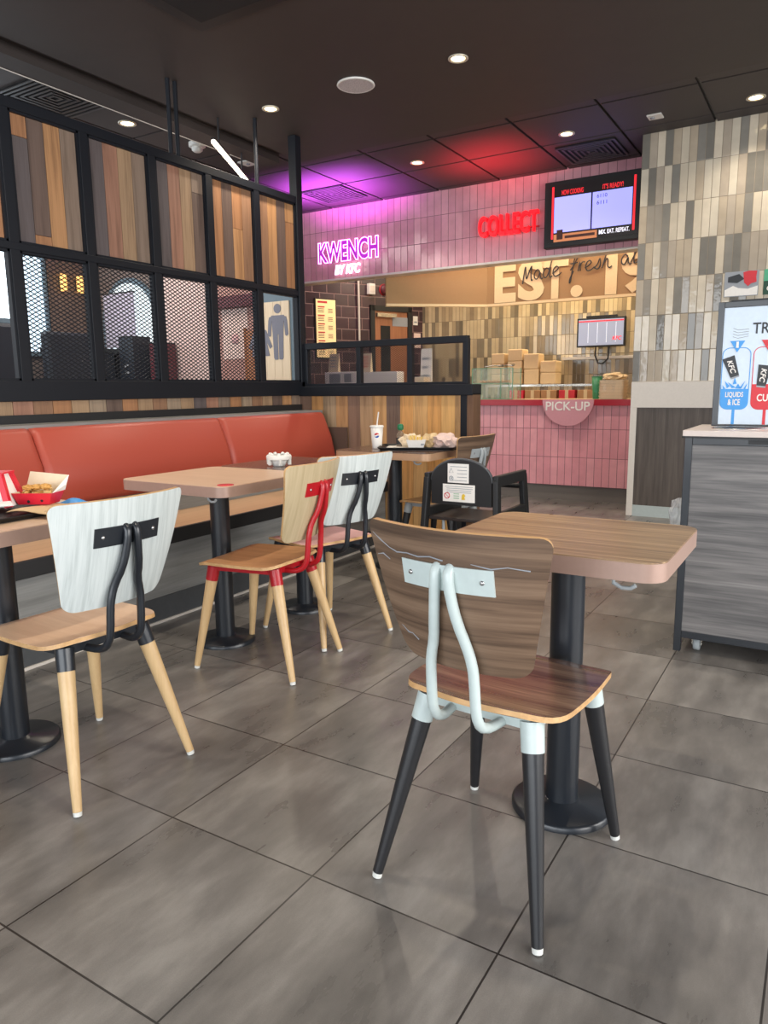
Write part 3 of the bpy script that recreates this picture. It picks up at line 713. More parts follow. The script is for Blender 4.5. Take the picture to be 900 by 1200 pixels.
st = MB().lathe([(.0, .7803), (.034, .7803), (.034, .782), (0, .782)], (.27, -.235, 0), 24).build('corner_sticker', M['print_red'], TB2)

# ================================================================== chairs
def plywood(fn_outline, nu, nv, thick, normal_pt):
    """two skins and a rim; fn(u in -1..1, v in 0..1) -> centre point"""
    m = MB(); e = 1e-3
    def nrm(u, v):
        a = Vector(fn_outline(u+e, v)) - Vector(fn_outline(u-e, v)); b = Vector(fn_outline(u, min(v+e, 1))) - Vector(fn_outline(u, max(v-e, 0)))
        n = a.cross(b)
        if n.length < 1e-12: n = Vector(normal_pt)
        return n.normalized()
    vsl = [.5-.5*math.cos(PI*j/nv) for j in range(nv+1)]
    us = [-1+2*i/nu for i in range(nu+1)]
    F, B = [], []
    for v in vsl:
        for u in us:
            p = Vector(fn_outline(u, v)); n = nrm(u*.98, min(max(v, .02), .98))
            F.append(p+n*thick/2); B.append(p-n*thick/2)
    n1 = nu+1
    fs = [(j*n1+i, j*n1+i+1, (j+1)*n1+i+1, (j+1)*n1+i) for j in range(nv) for i in range(nu)]
    m.add(F, fs, 0, smooth=True); m.add(B, [f[::-1] for f in fs], 0, smooth=True)
    ring = [i for i in range(n1)] + [j*n1+nu for j in range(1, nv+1)] + [nv*n1+i for i in range(nu-1, -1, -1)] + [j*n1 for j in range(nv-1, 0, -1)]
    vs = [F[i] for i in ring] + [B[i] for i in ring]; L = len(ring)
    m.add(vs, [(k, (k+1) % L, L+(k+1) % L, L+k) for k in range(L)], 1)
    return m
def rounded(hw, v, H, r0, r1):
    d0, d1 = v*H, (1-v)*H; w = hw
    if d0 < r0: w -= r0-math.sqrt(max(0, r0*r0-(r0-d0)**2))
    if d1 < r1: w -= r1-math.sqrt(max(0, r1*r1-(r1-d1)**2))
    return w
CH = dict(wt=.223, yt=-.257, zt=.874, wb=.160, yb=-.187, zb=.560, sag=.05)
def chair(label, x, y, rz, seat, back, frame, legm, sleeve=None, cap=None, P={}, sc=1.0, cracks=()):
    p = dict(CH); p.update(P)
    t = thing('dining_chair', label, 'chair', (x, y, 0), rz, 'plywood dining chairs'); t.scale = (sc,)*3
    H = math.hypot(p['zt']-p['zb'], p['yt']-p['yb'])
    def fb(u, v):
        hw = p['wb']+(p['wt']-p['wb'])*v + .002*math.sin(PI*v)
        w = rounded(hw, v, H, .034, .026)
        s = p['sag']*(.75+.25*v)
        return (u*w, p['yb']+(p['yt']-p['yb'])*v - s*(1-(u*w/hw)**2) - .008*math.sin(PI*v), p['zb']+(p['zt']-p['zb'])*v)
    bm_ = plywood(fb, 20, 26, .011, (0, -1, 0))
    for cr in cracks:
        bm_.tube([Vector(fb(u, v))+Vector((0, -.0056, -.001)) for u, v in cr], [.0008+.0011*abs(math.sin(i*1.7)) for i in range(len(cr))], 5, mi=2)
    bm_.build('backrest', [back, M['ply_edge'], M['print_grey']], t)
    def fs(u, v):
        hw = .193+.012*math.sin(PI*min(1, v*1.1))
        w = rounded(hw, v, .40, .085, .06)
        # v=0 rear, v=1 front
        z = .459 - .010*(1-u*u)*math.sin(PI*v) - (.02*((v-.8)/.2)**2 if v > .8 else 0) + (.012*((.15-v)/.15)**2 if v < .15 else 0)
        return (u*w, -.185+.405*v - .012*(1-u*u)*(1-v), z)
    plywood(fs, 20, 26, .012, (0, 0, 1)).build('seat', [seat, M['ply_edge']], t)
    # legs with metal sleeves
    for sx, yt, yf in ((-.13, -.138, -.251), (.13, -.138, -.251), (-.15, .145, .22), (.15, .145, .22)):
        a = Vector((sx, yt, .442)); b = Vector((math.copysign(.205, sx), yf, .006)); d = b-a
        L = MB(); k = .14
        L.tube([a+d*(k-.01), a+d*.5, b-d*.015], [.0238, .0195, .0125], 20)
        lg = L.build('leg', legm, t)
        MB().tube([a, a+d*k], [.0265, .0252], 20).build('sleeve', frame, lg)
        MB().tube([b-d*.016, b+Vector((0, 0, -.005))], [.0122, .0115], 14).build('foot_cap', cap or M['foot_cap'], lg)
    # bent back bars
    yp = p['yt']*.68+p['yb']*.32-p['sag']*.93-.012; 
    for s in (-1, 1):
        pts = [(s*.085, .04, .432), (s*.072, -.08, .430), (s*.06, -.165, .425), (s*.055, -.212, .431), (s*.054, -.238, .455), (s*.053, -.247, .49), (s*.052, -.252, .555), (s*.049, -.256, .59), (s*.038, -.262, .63), (s*.028, yp+.006, .675), (s*.019, yp-.006, .73), (s*.015, yp-.012, .775), (s*.015, yp-.005, .79), (s*.015, yp+.004, .793)]
        # smooth
        q = [Vector(a) for a in pts]; out = [q[0]]
        for i in range(len(q)-1):
            out += [q[i].lerp(q[i+1], .3), q[i].lerp(q[i+1], .7)]
        out.append(q[-1])
        MB().tube(out, .0115, 12).build('back_bar', frame, t)
    # curved mounting plate with two screws
    wp = .106; mb = MB()
    def yc(x, z):
        v = (z-p['zb'])/(p['zt']-p['zb']); hw = p['wb']+(p['wt']-p['wb'])*v
        return p['yb']+(p['yt']-p['yb'])*v - p['sag']*(.75+.25*v)*(1-(x/hw)**2) - .008*math.sin(PI*v) - .006
    zz = (.742, .797); n = 10; vs = []
    for z in zz:
        for i in range(n+1):
            xx = -wp+2*wp*i/n
            for k in (0, -.004): vs.append((xx, yc(xx, z)+k, z))
    st = 2*(n+1); f = []
    for i in range(n):
        a = 2*i; f += [(a, a+2, st+a+2, st+a), (a+1, st+a+1, st+a+3, a+3), (a, a+1, a+3, a+2), (st+a, st+a+2, st+a+3, st+a+1)]
    f += [(0, st, st+1, 1), (2*n, 2*n+1, st+2*n+1, st+2*n)]
    mb.add(vs, f); pl = mb.build('mounting_plate', frame, t)
    for s in (-1, 1):
        MB().lathe([(.0055, 0), (.005, .002), (0, .0028)], (0, 0, 0), 12, M=Matrix.Rotation(PI/2, 4, 'X')).build('screw', M['screw'], pl, loc=(s*.083, yc(s*.083, .77)-.004, .77))
    # under-seat frame
    mb = MB(); c = [(-.13, -.138, .435), (.13, -.138, .435), (.15, .145, .435), (-.15, .145, .435)]
    for a, b in zip(c, c[1:]+c[:1]): mb.bar(a, b, .02, .024)
    mb.bar((-.085, .04, .436), (.085, .04, .436), .03, .014)
    mb.build('seat_frame', frame, t)
    return t
chair('dark walnut chair with white back bars and black legs in the foreground', *NEAR[:3], M['walnut_seat'], M['walnut_x'], M['white_metal'], M['black_leg'], P=NEAR[3], sc=NEAR[4],
      cracks=([(-.97, .90), (-.85, .86), (-.72, .82), (-.6, .80), (-.45, .81), (-.3, .80), (-.15, .815), (.0, .80)], [(-.97, .74), (-.85, .76), (-.75, .73)], [(.3, .80), (.5, .78), (.65, .80), (.85, .785)], [(-.9, .22), (-.78, .18), (-.7, .185), (-.6, .15)]))
chair('whitewashed back chair with light oak seat and black bars at the left table', -.478, .082, 1.543, M['oak'], M['white_wood'], M['black_metal'], M['beech'])
chair('oak chair with bright red bars and red leg sleeves at the oak table', -.558, 1.055, 1.702, M['oak_seat'], M['oak_back'], M['red_metal'], M['beech'])
chair('whitewashed back chair with pink seat and black bars behind the red framed chair', -.581, 1.516, 1.296, M['pink_seat'], M['white_wood'], M['black_metal'], M['beech'])
chair('dark walnut chair with pale grey bars behind the black high chair', -.625, 2.86, 1.459, M['walnut_seat'], M['walnut_x'], M['grey_plastic'], M['black_leg'])

# ================================================================== high chair
hc = thing('high_chair', 'black wooden high chair with white warning labels on its back', 'high chair', (-.148, 2.15, 0), .0)
n = 20; wd = .172
po = [(-wd, .555), (wd, .555), (wd, .68)] + [(wd*math.cos(PI*k/n), .68+.112*math.sin(PI*k/n)) for k in range(1, n)] + [(-wd, .68)]
bk = MB().prism(po, -.009, .009, XZ(0)).build('back_panel', M['matte_black'], hc, bevel=.003)
pts = [(wd*1.005*math.cos(PI*k/n), 0, .68+.114*math.sin(PI*k/n)) for k in range(n+1)]
MB().tube(pts, .008, 8).build('edge_piping', plain('dark_grey_rubber', (72, 74, 78), .3), hc)
for s in (-1, 1):
    X0, X1 = s*.182, s*.21; lo = min(X0, X1); hi = max(X0, X1)
    mb = MB()
    mb.bar(((lo+hi)/2, .0, .695), ((lo+hi)/2+s*.035, -.05, .0), .03, .05, up=(0, 1, 0))
    mb.bar(((lo+hi)/2, .36, .695), ((lo+hi)/2+s*.035, .42, .0), .03, .065, up=(0, 1, 0))
    mb.bar(((lo+hi)/2, -.02, .69), ((lo+hi)/2, .385, .685), .03, .058)
    mb.bar(((lo+hi)/2+s*.010, -.02, .50), ((lo+hi)/2+s*.010, .40, .50), .028, .06)
    mb.build('side_frame', M['matte_black'], hc, bevel=.006)
MB().box(-.19, .19, -.01, .31, .468, .486).build('seat', plain('dark_brown_seat', (46, 38, 36), .35), hc, bevel=.004)
MB().box(-.2, .2, -.035, -.01, .26, .29).box(-.2, .2, .385, .41, .26, .29).build('cross_rail', M['matte_black'], hc)
MB().tube([(-.2, .395, .62), (.2, .395, .62)], .014, 12).build('front_bar', M['matte_black'], hc)
MB().tube([(-.13, .05, .47), (-.13, .05, .36), (-.10, .05, .345)], .008, 8).build('strap_clip', M['grey_plastic'], hc)
def label_card(x0, x1, z0, z1, kind):
    c = MB().box(x0, x1, -.0115, -.009, z0, z1).build('warning_label', M['white_card'], bk, label='white warning label')
    return c
label_card(-.075, .045, .672, .772, 0); label_card(-.103, .08, .572, .664, 1)
mb = MB()
for k in range(5): mb.box(-.02 if k not in (0, 4) else -.06, .035, -.0124, -.0114, .755-k*.018, .758-k*.018)
for k in range(4): mb.box(-.09+.01*(k > 0), .07-.01*(k > 1), -.0124, -.0114, .651-k*.010, .6535-k*.010)
ring = lambda cx, cz, r: [(cx+r*math.cos(2*PI*k/16), -.012, cz+r*math.sin(2*PI*k/16)) for k in range(16)]
mb.tube([(-.066, -.012, .725), (-.042, -.012, .725), (-.054, -.012, .748)], .0016, 6, closed=True)
mb.tube(ring(-.054, .695, .011), .002, 6, closed=True); mb.box(-.058, -.05, -.0124, -.0114, .69, .70)
mb.build('printed_lines', M['print_grey'], bk)
mb = MB(); mb.tube(ring(-.078, .603, .015), .0022, 6, closed=True); mb.bar((-.088, -.012, .613), (-.068, -.012, .593), .003, .002); mb.build('no_entry_mark', M['print_red'], bk)
MB().box(-.04, -.008, -.0124, -.0114, .588, .594).box(-.04, -.008, -.0124, -.0114, .600, .606).box(-.04, -.008, -.0124, -.0114, .612, .617).build('printed_block', plain('print_pale_green', (170, 196, 170), .6), bk)
MB().prism([(.005, .585), (.026, .585), (.022, .6), (.028, .607), (.017, .618), (.008, .61)], .0112, .0124, XZ(0)).build('yellow_mark', M['yellow'], bk)
# ================================================================== things on the tables
# left table: tray, fold-out box, food box, napkin, sachet
tr = thing('serving_tray', 'dark tray under the food boxes on the left table', 'tray', (-.80, .05, .781), .05)
MB().prism(rrect(-.2, .2, -.15, .15, .03), 0, .004).build('base', M['matte_black'], tr)
ot = rrect(-.21, .21, -.16, .16, .035); it = rrect(-.198, .198, -.148, .148, .03); n = len(ot)
MB().add([(*p, z) for z, q in ((.004, it), (.016, ot), (.013, ot), (.0, it)) for p in q], [(j*n+i, j*n+(i+1) % n, ((j+1) % 4)*n+(i+1) % n, ((j+1) % 4)*n+i) for j in range(4) for i in range(n)]).build('rim', M['matte_black'], tr)
# paper liner
ns = thing('paper_napkin', 'tan paper napkin hanging over the near edge of the dark tray', 'napkin', (-.615, .14, .797), .35)
MB().grid(lambda u, v: (-.10+.2*u, -.10+.17*v, .004*math.sin(u*7)+.003*math.sin(v*5+u*4)), 10, 10).grid(lambda u, v: (-.10+.2*u, -.10+.17*v, .002+.004*math.sin(u*7)+.003*math.sin(v*5+u*4)), 10, 10).build('sheet', M['kraft'], ns)
fb = thing('food_box', 'open red box of fries with a cream inside on the left table', 'food box', (-.735, .165, .802), .5); fb.scale = (.74, .74, .85)
# red lower box: flared tray
def flared(w0, d0, w1, d1, h, t=.003):
    a = [(-w0, -d0), (w0, -d0), (w0, d0), (-w0, d0)]; b = [(-w1, -d1), (w1, -d1), (w1, d1), (-w1, d1)]
    m = MB(); vs = [(*p, 0) for p in a]+[(*p, h) for p in b]+[(p[0]*.96, p[1]*.96, t) for p in a]+[(p[0]*.97, p[1]*.97, h) for p in b]
    m.add(vs, [(0, 1, 2, 3)] + [(i, (i+1) % 4, 4+(i+1) % 4, 4+i) for i in range(4)], 0)
    m.add(vs, [(8, 9, 10, 11)] + [(8+i, 8+(i+1) % 4, 12+(i+1) % 4, 12+i) for i in range(4)] + [(4+i, 4+(i+1) % 4, 12+(i+1) % 4, 12+i) for i in range(4)], 1)
    return m
flared(.07, .045, .09, .06, .045).build('tray_body', [M['red_card'], M['cream_paper']], fb)
MB().add([(-.09, .06, .045), (.09, .06, .045), (.10, .085, .10), (-.075, .085, .115), (-.09, .063, .045), (.09, .063, .045), (.10, .088, .10), (-.075, .088, .115)], [(0, 1, 2, 3), (4, 7, 6, 5), (0, 4, 5, 1), (1, 5, 6, 2), (2, 6, 7, 3), (3, 7, 4, 0)]).build('lid_flap', M['cream_paper'], fb)
MB().add([(.09, -.05, .045), (.09, .06, .045), (.10, .085, .10), (.115, .02, .07), (.093, -.05, .045), (.093, .06, .045), (.103, .085, .10), (.118, .02, .07)], [(0, 1, 2, 3), (4, 7, 6, 5), (0, 4, 5, 1), (1, 5, 6, 2), (2, 6, 7, 3), (3, 7, 4, 0)]).build('side_flap', M['white_card'], fb)
for k, xx in enumerate((-.02, .04)): MB().lathe([(0, .0), (.006, 0), (.006, .002), (0, .002)], (0, 0, 0), 12, M=Matrix.Rotation(PI/2, 4, 'X')).build('vent_hole', M['hole_dark'], fb, loc=(xx, -.0495, .012+.004*k))
rnd = random.Random(3)
for k in range(16):
    a = rnd.uniform(0, PI); p = Vector((rnd.uniform(-.04, .04), rnd.uniform(-.02, .025), .030+rnd.uniform(0, .012))); d = Vector((math.cos(a), math.sin(a), rnd.uniform(-.15, .3)))*rnd.uniform(.012, .02)
    f_ = MB().bar(p-d, p+d, .010, .010).build('chip', M['food_pale'] if k % 3 else M['food'])
    tag(f_, 'fried chip in the open red box on the left table', 'chip', 'chips in the red box'); f_.data.transform(Matrix.Rotation(.5, 4, 'Z')); f_.data.transform(Matrix.Translation((-.735, .165, .800)))
for k in range(3):
    f_ = crumple(MB(), (0, 0, 0), .015, 20+k, .4, sq=(1.3, 1, .6)).build('chicken_piece', M['food'], loc=(-.765+.026*k, .15+.014*k, .853+.002*k))
    tag(f_, 'small golden chicken piece on the chips in the red box', 'food', 'chicken pieces on the chips')
bx = thing('takeaway_carton', 'white carton with red corner stripe at the left edge of the picture', 'carton', (-.835, .07, .80), .55)
c0 = [(-.075, -.05), (.075, -.05), (.075, .05), (-.075, .05)]; c1 = [(-.05, -.03), (.045, -.03), (.045, .03), (-.05, .03)]
vs = [(*p, 0) for p in c0]+[(*p, .105) for p in c1]
MB().add(vs, [(0, 1, 2, 3), (4, 7, 6, 5)]+[(i, (i+1) % 4, 4+(i+1) % 4, 4+i) for i in range(4)]).build('body', M['white_card'], bx, bevel=.002)
for k in (1, 2):
    a = Vector(vs[k]); b = Vector(vs[4+k]); MB().bar(a, b, .018, .018, up=(0, 1, 0)).build('corner_stripe', M['red_card'], bx)
MB().box(-.06, .058, -.04, .04, .105, .110).build('lid', M['red_card'], bx)
MB().add([(-.08, -.055, .004), (.085, -.055, .02), (.11, -.09, .012), (-.08, -.10, .0), (-.08, -.055, .007), (.085, -.055, .023), (.11, -.09, .015), (-.08, -.10, .003)], [(0, 1, 2, 3), (4, 7, 6, 5), (0, 4, 5, 1), (1, 5, 6, 2), (2, 6, 7, 3), (3, 7, 4, 0)]).build('fold_flap', M['white_card'], bx)
MB().tube([(-.01, -.046, .035), (.0, -.045, .045), (.012, -.044, .052), (.008, -.044, .058), (-.004, -.044, .05)], .002, 6).build('printed_squiggle', M['print_dark'], bx)
sc_ = thing('sauce_sachet', 'small blue sachet behind the red box on the left table', 'sachet', (-.70, .27, .792), .3)
MB().grid(lambda u, v: (-.045+.09*u, -.025+.05*v, .016*math.sin(PI*u)*math.sin(PI*v)), 8, 6).grid(lambda u, v: (-.045+.09*u, -.025+.05*v, -.010*math.sin(PI*u)*math.sin(PI*v)), 8, 6).build('pouch', M['blue'], sc_)
MB().box(-.05, -.044, -.026, .026, -.002, .002).box(.044, .05, -.026, .026, -.002, .002).build('crimped_edge', M['white_card'], sc_)
# white plastic tub on the dark table
tb = thing('plastic_tub', 'white plastic tub with a wide lid rim on the dark table', 'tub', (-.895, 1.585, .781))
MB().lathe([(.028, 0), (.03, .002), (.046, .034), (.043, .034), (.027, .005), (0, .004)], n=28).build('bowl', M['white_plastic'], tb)
MB().lathe([(.062, .034), (.064, .05), (.058, .058), (.04, .058), (.038, .054), (.056, .052), (.058, .036)], n=28).build('rim', M['white_plastic'], tb)
mb = MB()
for k in range(6):
    a = PI/3*k+.3; mb.box(.057*math.cos(a)-.006, .057*math.cos(a)+.006, .057*math.sin(a)-.006, .057*math.sin(a)+.006, .008, .036)
mb.build('side_tab', M['white_plastic'], tb)
mb = MB()
for k in range(7): mb.lathe([(.0, .068), (.007, .066), (.010, .058), (.008, .054)], (.044*math.cos(k*.9), .044*math.sin(k*.9), 0), 8)
mb.build('lid_bump', M['white_plastic'], tb)
# far table
tp = thing('serving_tray', 'black tray of wrapped food on the table by the half wall', 'tray', (-.76, 2.80, .781), .42)
MB().prism(rrect(-.23, .23, -.15, .15, .03), 0, .006).build('base', M['matte_black'], tp)
ot = rrect(-.245, .245, -.165, .165, .035); it = rrect(-.225, .225, -.145, .145, .03); n = len(ot)
MB().add([(*p, z) for z, q in ((.006, it), (.02, ot), (.016, ot), (.0, it)) for p in q], [(j*n+i, j*n+(i+1) % n, ((j+1) % 4)*n+(i+1) % n, ((j+1) % 4)*n+i) for j in range(4) for i in range(n)]).build('rim', M['matte_black'], tp)
MB().box(-.2, -.06, -.10, .10, .007, .012).build('paper_liner', M['white_card'], tp)
cu = thing('drink_cup', 'white paper cup with round blue and red emblem and straw', 'cup', (-1.02, 2.72, .781))
MB().lathe([(.03, 0), (.031, .004), (.041, .138), (.039, .138)], n=28).build('cup_body', M['white_card'], cu)
MB().lathe([(.045, .136), (.045, .145), (.037, .148), (0, .147)], n=28).build('lid', M['white_plastic'], cu)
MB().tube([(0, 0, .14), (.006, .002, .19), (.012, .004, .232)], .0045, 8).build('straw', M['white_plastic'], cu)
def emblem(name, z0, z1, m, r=.016, wav=0):
    mb = MB(); ang0 = -1.03; cols = 10; vs = []
    def P(a, z): 
        rr = .0365+(.041-.0365)*0+.031*0; R = .031+(.041-.031)*(z/.138)+.0006
        return (R*math.cos(a), R*math.sin(a), z)
    for i in range(cols+1):
        u = -1+2*i/cols; h = math.sqrt(max(0, 1-u*u))*r
        lo = max(.085-h, z0+wav*.003*math.sin(u*3)); hi = min(.085+h, z1+wav*.003*math.sin(u*3)); hi = max(hi, lo)
        a = ang0+u*r/.037; vs += [P(a, lo), P(a, hi)]
    mb.add(vs, [(2*i, 2*i+2, 2*i+3, 2*i+1) for i in range(cols)]); mb.build(name, m, cu)
emblem('emblem_red', .089, .11, M['print_red'], wav=1); emblem('emblem_blue', .06, .081, M['blue_dark'], wav=1)
sb = thing('sauce_bottle', 'small glass bottle with green cap on the black tray', 'bottle', (-.885, 2.79, .789))
MB().lathe([(.026, 0), (.028, .006), (.028, .07), (.018, .095), (.012, .102), (.012, .115), (0, .115)], n=22).build('bottle_body', glass('bottle_glass', (150, 130, 110), .6), sb)
MB().lathe([(.0286, .018), (.0286, .06)], n=22).build('bottle_label', M['print_dark'], sb)
MB().lathe([(.017, .108), (.021, .118), (.021, .135), (.015, .146), (0, .148)], n=18).build('cap', M['green_cap'], sb)
wl_ = [((-.80, 2.78), .056, 1, 'cream_paper', 'crumpled tan burger wrapper in the middle of the black tray'), ((-.70, 2.86), .054, 5, 'kraft', 'brown crumpled wrapper behind the other wrappers on the black tray'), ((-.60, 2.86), .066, 9, 'paper_pink', 'pale crumpled food bag at the right end of the black tray')]
for (x, y), r, sd, mt, lb in wl_:
    tag(crumple(MB(), (0, 0, 0), r, sd, .5, sq=(1.25, 1, .85), sub=3, zmin=-.032).build('food_wrapper', M[mt], loc=(x, y, .823)), lb, 'wrapper', 'wrappers on the black tray')
fr = thing('fries_carton', 'small white carton of fries at the front of the black tray', 'carton', (-.72, 2.70, .795), .42)
flared(.045, .02, .06, .03, .05).build('carton_body', [M['white_card'], M['white_card']], fr)
MB().box(.03, .05, -.0305, -.029, .012, .035).build('printed_mark', M['print_grey'], fr, rot=(-.2, 0, 0))
for k in range(8): MB().bar((-.04+.01*k, rnd.uniform(-.015, .015), .02), (-.045+.011*k, rnd.uniform(-.02, .02), .068+rnd.uniform(0, .012)), .008, .008, up=(0, 1, 0)).build('chip', M['yellow' if k % 2 else 'food_pale'], fr)

# ================================================================== bin unit and its sign board
bi = thing('tray_return_bin', 'grey wood bin unit with black frame on castors at the right edge', 'bin', (.95, 2.0, 0))
W_, D_, Z0, Z1 = .95, .5, .075, .975
mb = MB(); f = .03
for x in (0, W_-f):
    for y in (0, D_-f): mb.box(x, x+f, y, y+f, .012 if (x == 0 and y == 0) else Z0, Z1-.03)
for z in (Z0, Z1-.06):
    for y in (0, D_-f): mb.box(f, W_-f, y, y+f, z, z+f)
    for x in (0, W_-f): mb.box(x, x+f, f, D_-f, z, z+f)
mb.build('frame', M['black_metal'], bi, bevel=.002)
MB().box(f, W_-f, .006, .02, Z0+f, Z1-.06).build('front_panel', M['grey_lam_bin'], bi)
MB().box(.006, .02, f, D_-f, Z0+f, Z1-.06).box(W_-.02, W_-.006, f, D_-f, Z0+f, Z1-.06).build('side_panel', M['grey_lam_bin'], bi)
MB().box(f, W_-f, D_-.02, D_-.006, Z0+f, Z1-.06).box(f, W_-f, f, D_-f, Z0+.005, Z0+.02).build('back_panel', M['grey_lam_bin'], bi)
MB().box(.24, .95-f, -.004, .0, Z1-.052, Z1-.035).build('drawer_slot', M['matte_black'], bi)
tp_ = MB().box(-.008, W_+.008, -.012, D_+.008, Z1-.025, Z1).build('top_panel', [M['bin_top']], bi, bevel=.002)
MB().box(-.01, W_+.01, -.014, D_+.01, Z1-.032, Z1-.024).build('top_trim', M['matte_black'], bi)
for x in (.18, .47, .76):
    h = MB().lathe([(.095, 0), (.102, .004), (.11, .001), (.11, 0)], (x, .22, Z1), 36).build('hole_rim', M['steel_rim'], bi)
    MB().lathe([(0, .0012), (.096, .0012)], (x, .22, Z1), 36).build('hole', M['hole_dark'], h)
def castor(x, y):
    c = MB().lathe([(0, -.014), (.026, -.014), (.03, -.009), (.03, .009), (.026, .014), (0, .014)], (0, 0, 0), 24, M=Matrix.Rotation(PI/2, 4, 'Y')).build('castor_wheel', M['grey_plastic'], bi, loc=(x, y, .031))
    MB().box(-.02, -.016, -.012, .02, -.005, .044).box(.016, .02, -.012, .02, -.005, .044).box(-.024, .024, -.02, .03, .036, .044).tube([(-.022, 0, 0), (.022, 0, 0)], .005, 8).build('castor_fork', M['steel_rim'], c)
for x, y in ((.085, .09), (.085, .42), (.86, .09), (.86, .42)): castor(x, y)
# board
sg = thing('sorting_sign', 'white and blue sign board with black frame standing on the bin unit', 'sign', (1.0, 2.37, .976))
bw, bh = .84, .545
mb = MB(); mb.box(0, .026, 0, .03, 0, bh); mb.box(bw-.026, bw, 0, .03, 0, bh); mb.box(.026, bw-.026, 0, .03, bh-.026, bh); mb.box(.026, bw-.026, 0, .03, 0, .008)
mb.build('frame', M['black_metal'], sg, bevel=.002)
bd = MB().box(.026, bw-.026, .006, .02, .008, bh-.026).build('board', M['board_white'], sg)
MB().box(.05, .30, .004, .026, bh, bh+.006).build('top_clip', M['matte_black'], sg)
at = lambda y: XZ(y)
def fmk(name, m, mb): return mb.build(name, m, bd)
Yb = .006
def pill(x0, x1, z0, z1): return rrect(x0, x1, z0, z1, .02)
for k, (xo, mcol, cap_) in enumerate(((0, M['blue'], 'LIQUIDS'), (.125, M['print_red'], 'CUP'))):
    x0, x1 = .030+xo, .143+xo; zt, zb, zf = .345, .075, .165 if k == 0 else .185
    ring_ = rrect(x0, x1, zb, zt, .03)
    mb = MB().tube([(p[0], Yb, p[1]) for p in ring_], .0018, 6, closed=True); fmk('panel_outline', mcol, mb)
    lowp = [(x0, zf), (x1, zf), (x1, zb+.03)] + [(x1-.03+.03*math.cos(-PI/2*t/5), zb+.03+.03*math.sin(-PI/2*t/5)) for t in range(1, 6)] + [(x0+.03+.03*math.cos(-PI/2-PI/2*t/5), zb+.03+.03*math.sin(-PI/2-PI/2*t/5)) for t in range(1, 6)]
    fmk('colour_block', mcol, MB().prism([(p[0], p[1]) for p in lowp][::-1], 0, .0015, at(Yb)))
    xc = (x0+x1)/2
    fmk('number_triangle', mcol, MB().prism([(xc-.03, .375), (xc+.03, .375), (xc, .325)], 0, .0025, at(Yb)))
    text_part('number_lettering', '12'[k], (xc-.005, xc+.005, .345, .371), M['text_white'], bd, .001, .01, basis=lambda x, z, d: (x, Yb-.0026-d, z))
    fmk('arrow_stem', mcol, MB().box(xc-.006, xc+.006, Yb-.001, Yb, .008, zb))
    a = .35 if k == 0 else -.12; cx, cz = (xc-.018, .262) if k == 0 else (xc-.015, .222)
    R2 = lambda p, a=a, cx=cx, cz=cz: (cx+p[0]*math.cos(a)-p[1]*math.sin(a), cz+p[0]*math.sin(a)+p[1]*math.cos(a))
    fmk('cup_print', M['print_dark'], MB().prism([R2(p) for p in ((-.018, -.045), (.018, -.045), (.026, .045), (-.026, .045))], 0, .0022, at(Yb)))
    fmk('cup_rim_print', M['print_grey'], MB().prism([R2(p) for p in ((-.017, -.052), (.017, -.052), (.019, -.045), (-.019, -.045))], 0, .0023, at(Yb)))
    def bs(x, z, d, a=a, cx=cx, cz=cz):
        # lettering runs down the cup
        p = R2((z, -x)); return (p[0], Yb-.0024-d, p[1])
    text_part('cup_lettering', 'KFC', (-.03, .03, -.011, .011), M['text_white'], bd, .0008, .02, basis=bs, shear=.2)
text_part('caption_lettering', 'LIQUIDS', (.05, .123, .125, .152), M['text_white'], bd, .001, .02, basis=lambda x, z, d: (x, Yb-.0018-d, z))
text_part('caption_lettering', '& ICE', (.062, .112, .093, .12), M['text_white'], bd, .001, .02, basis=lambda x, z, d: (x, Yb-.0018-d, z))
text_part('caption_lettering', 'CUP', (.178, .240, .110, .142), M['text_white'], bd, .001, .02, basis=lambda x, z, d: (x, Yb-.0018-d, z))
text_part('heading_lettering', 'TRA', (.143, .245, .403, .45), M['print_dark'], bd, .001, .012, basis=lambda x, z, d: (x, Yb-.0004-d, z))
mb = MB()
for k in range(4): mb.tube([(.065, Yb, .43-k*.012), (.085, Yb, .422-k*.012), (.128, Yb, .424-k*.012+.002*k)], .0012, 6)
fmk('tray_line_drawing', M['print_grey'], mb)
mb = MB()
for a, b, c in (((.055, .168), (.045, .20), (.066, .178)), ((.075, .168), (.058, .195), (.09, .172)), ((.105, .168), (.128, .20), (.115, .168)), ((.088, .168), (.10, .188), (.112, .166)), ((.078, .185), (.085, .215), (.094, .188)), ((.04, .165), (.036, .182), (.05, .166)), ((.122, .166), (.137, .19), (.13, .165))):
    mb.prism([a, b, c], 0, .0021, at(Yb))
fmk('splash_print', M['blue'], mb)
# clear bag hanging behind the bin's left side
bg = thing('plastic_bag', 'clear plastic bag hanging out behind the bin unit', 'bag', (.947, 2.3, .56))
crumple(MB(), (-.055, .0, .0), .05, 4, .35, sq=(.75, .8, 1.5)).build('bag_body', M['poly'], bg)
MB().tube([(-.04, .0, .06), (-.012, .0, .12), (-.004, .0, .2)], [.02, .01, .006], 8).build('bag_neck', M['poly'], bg)
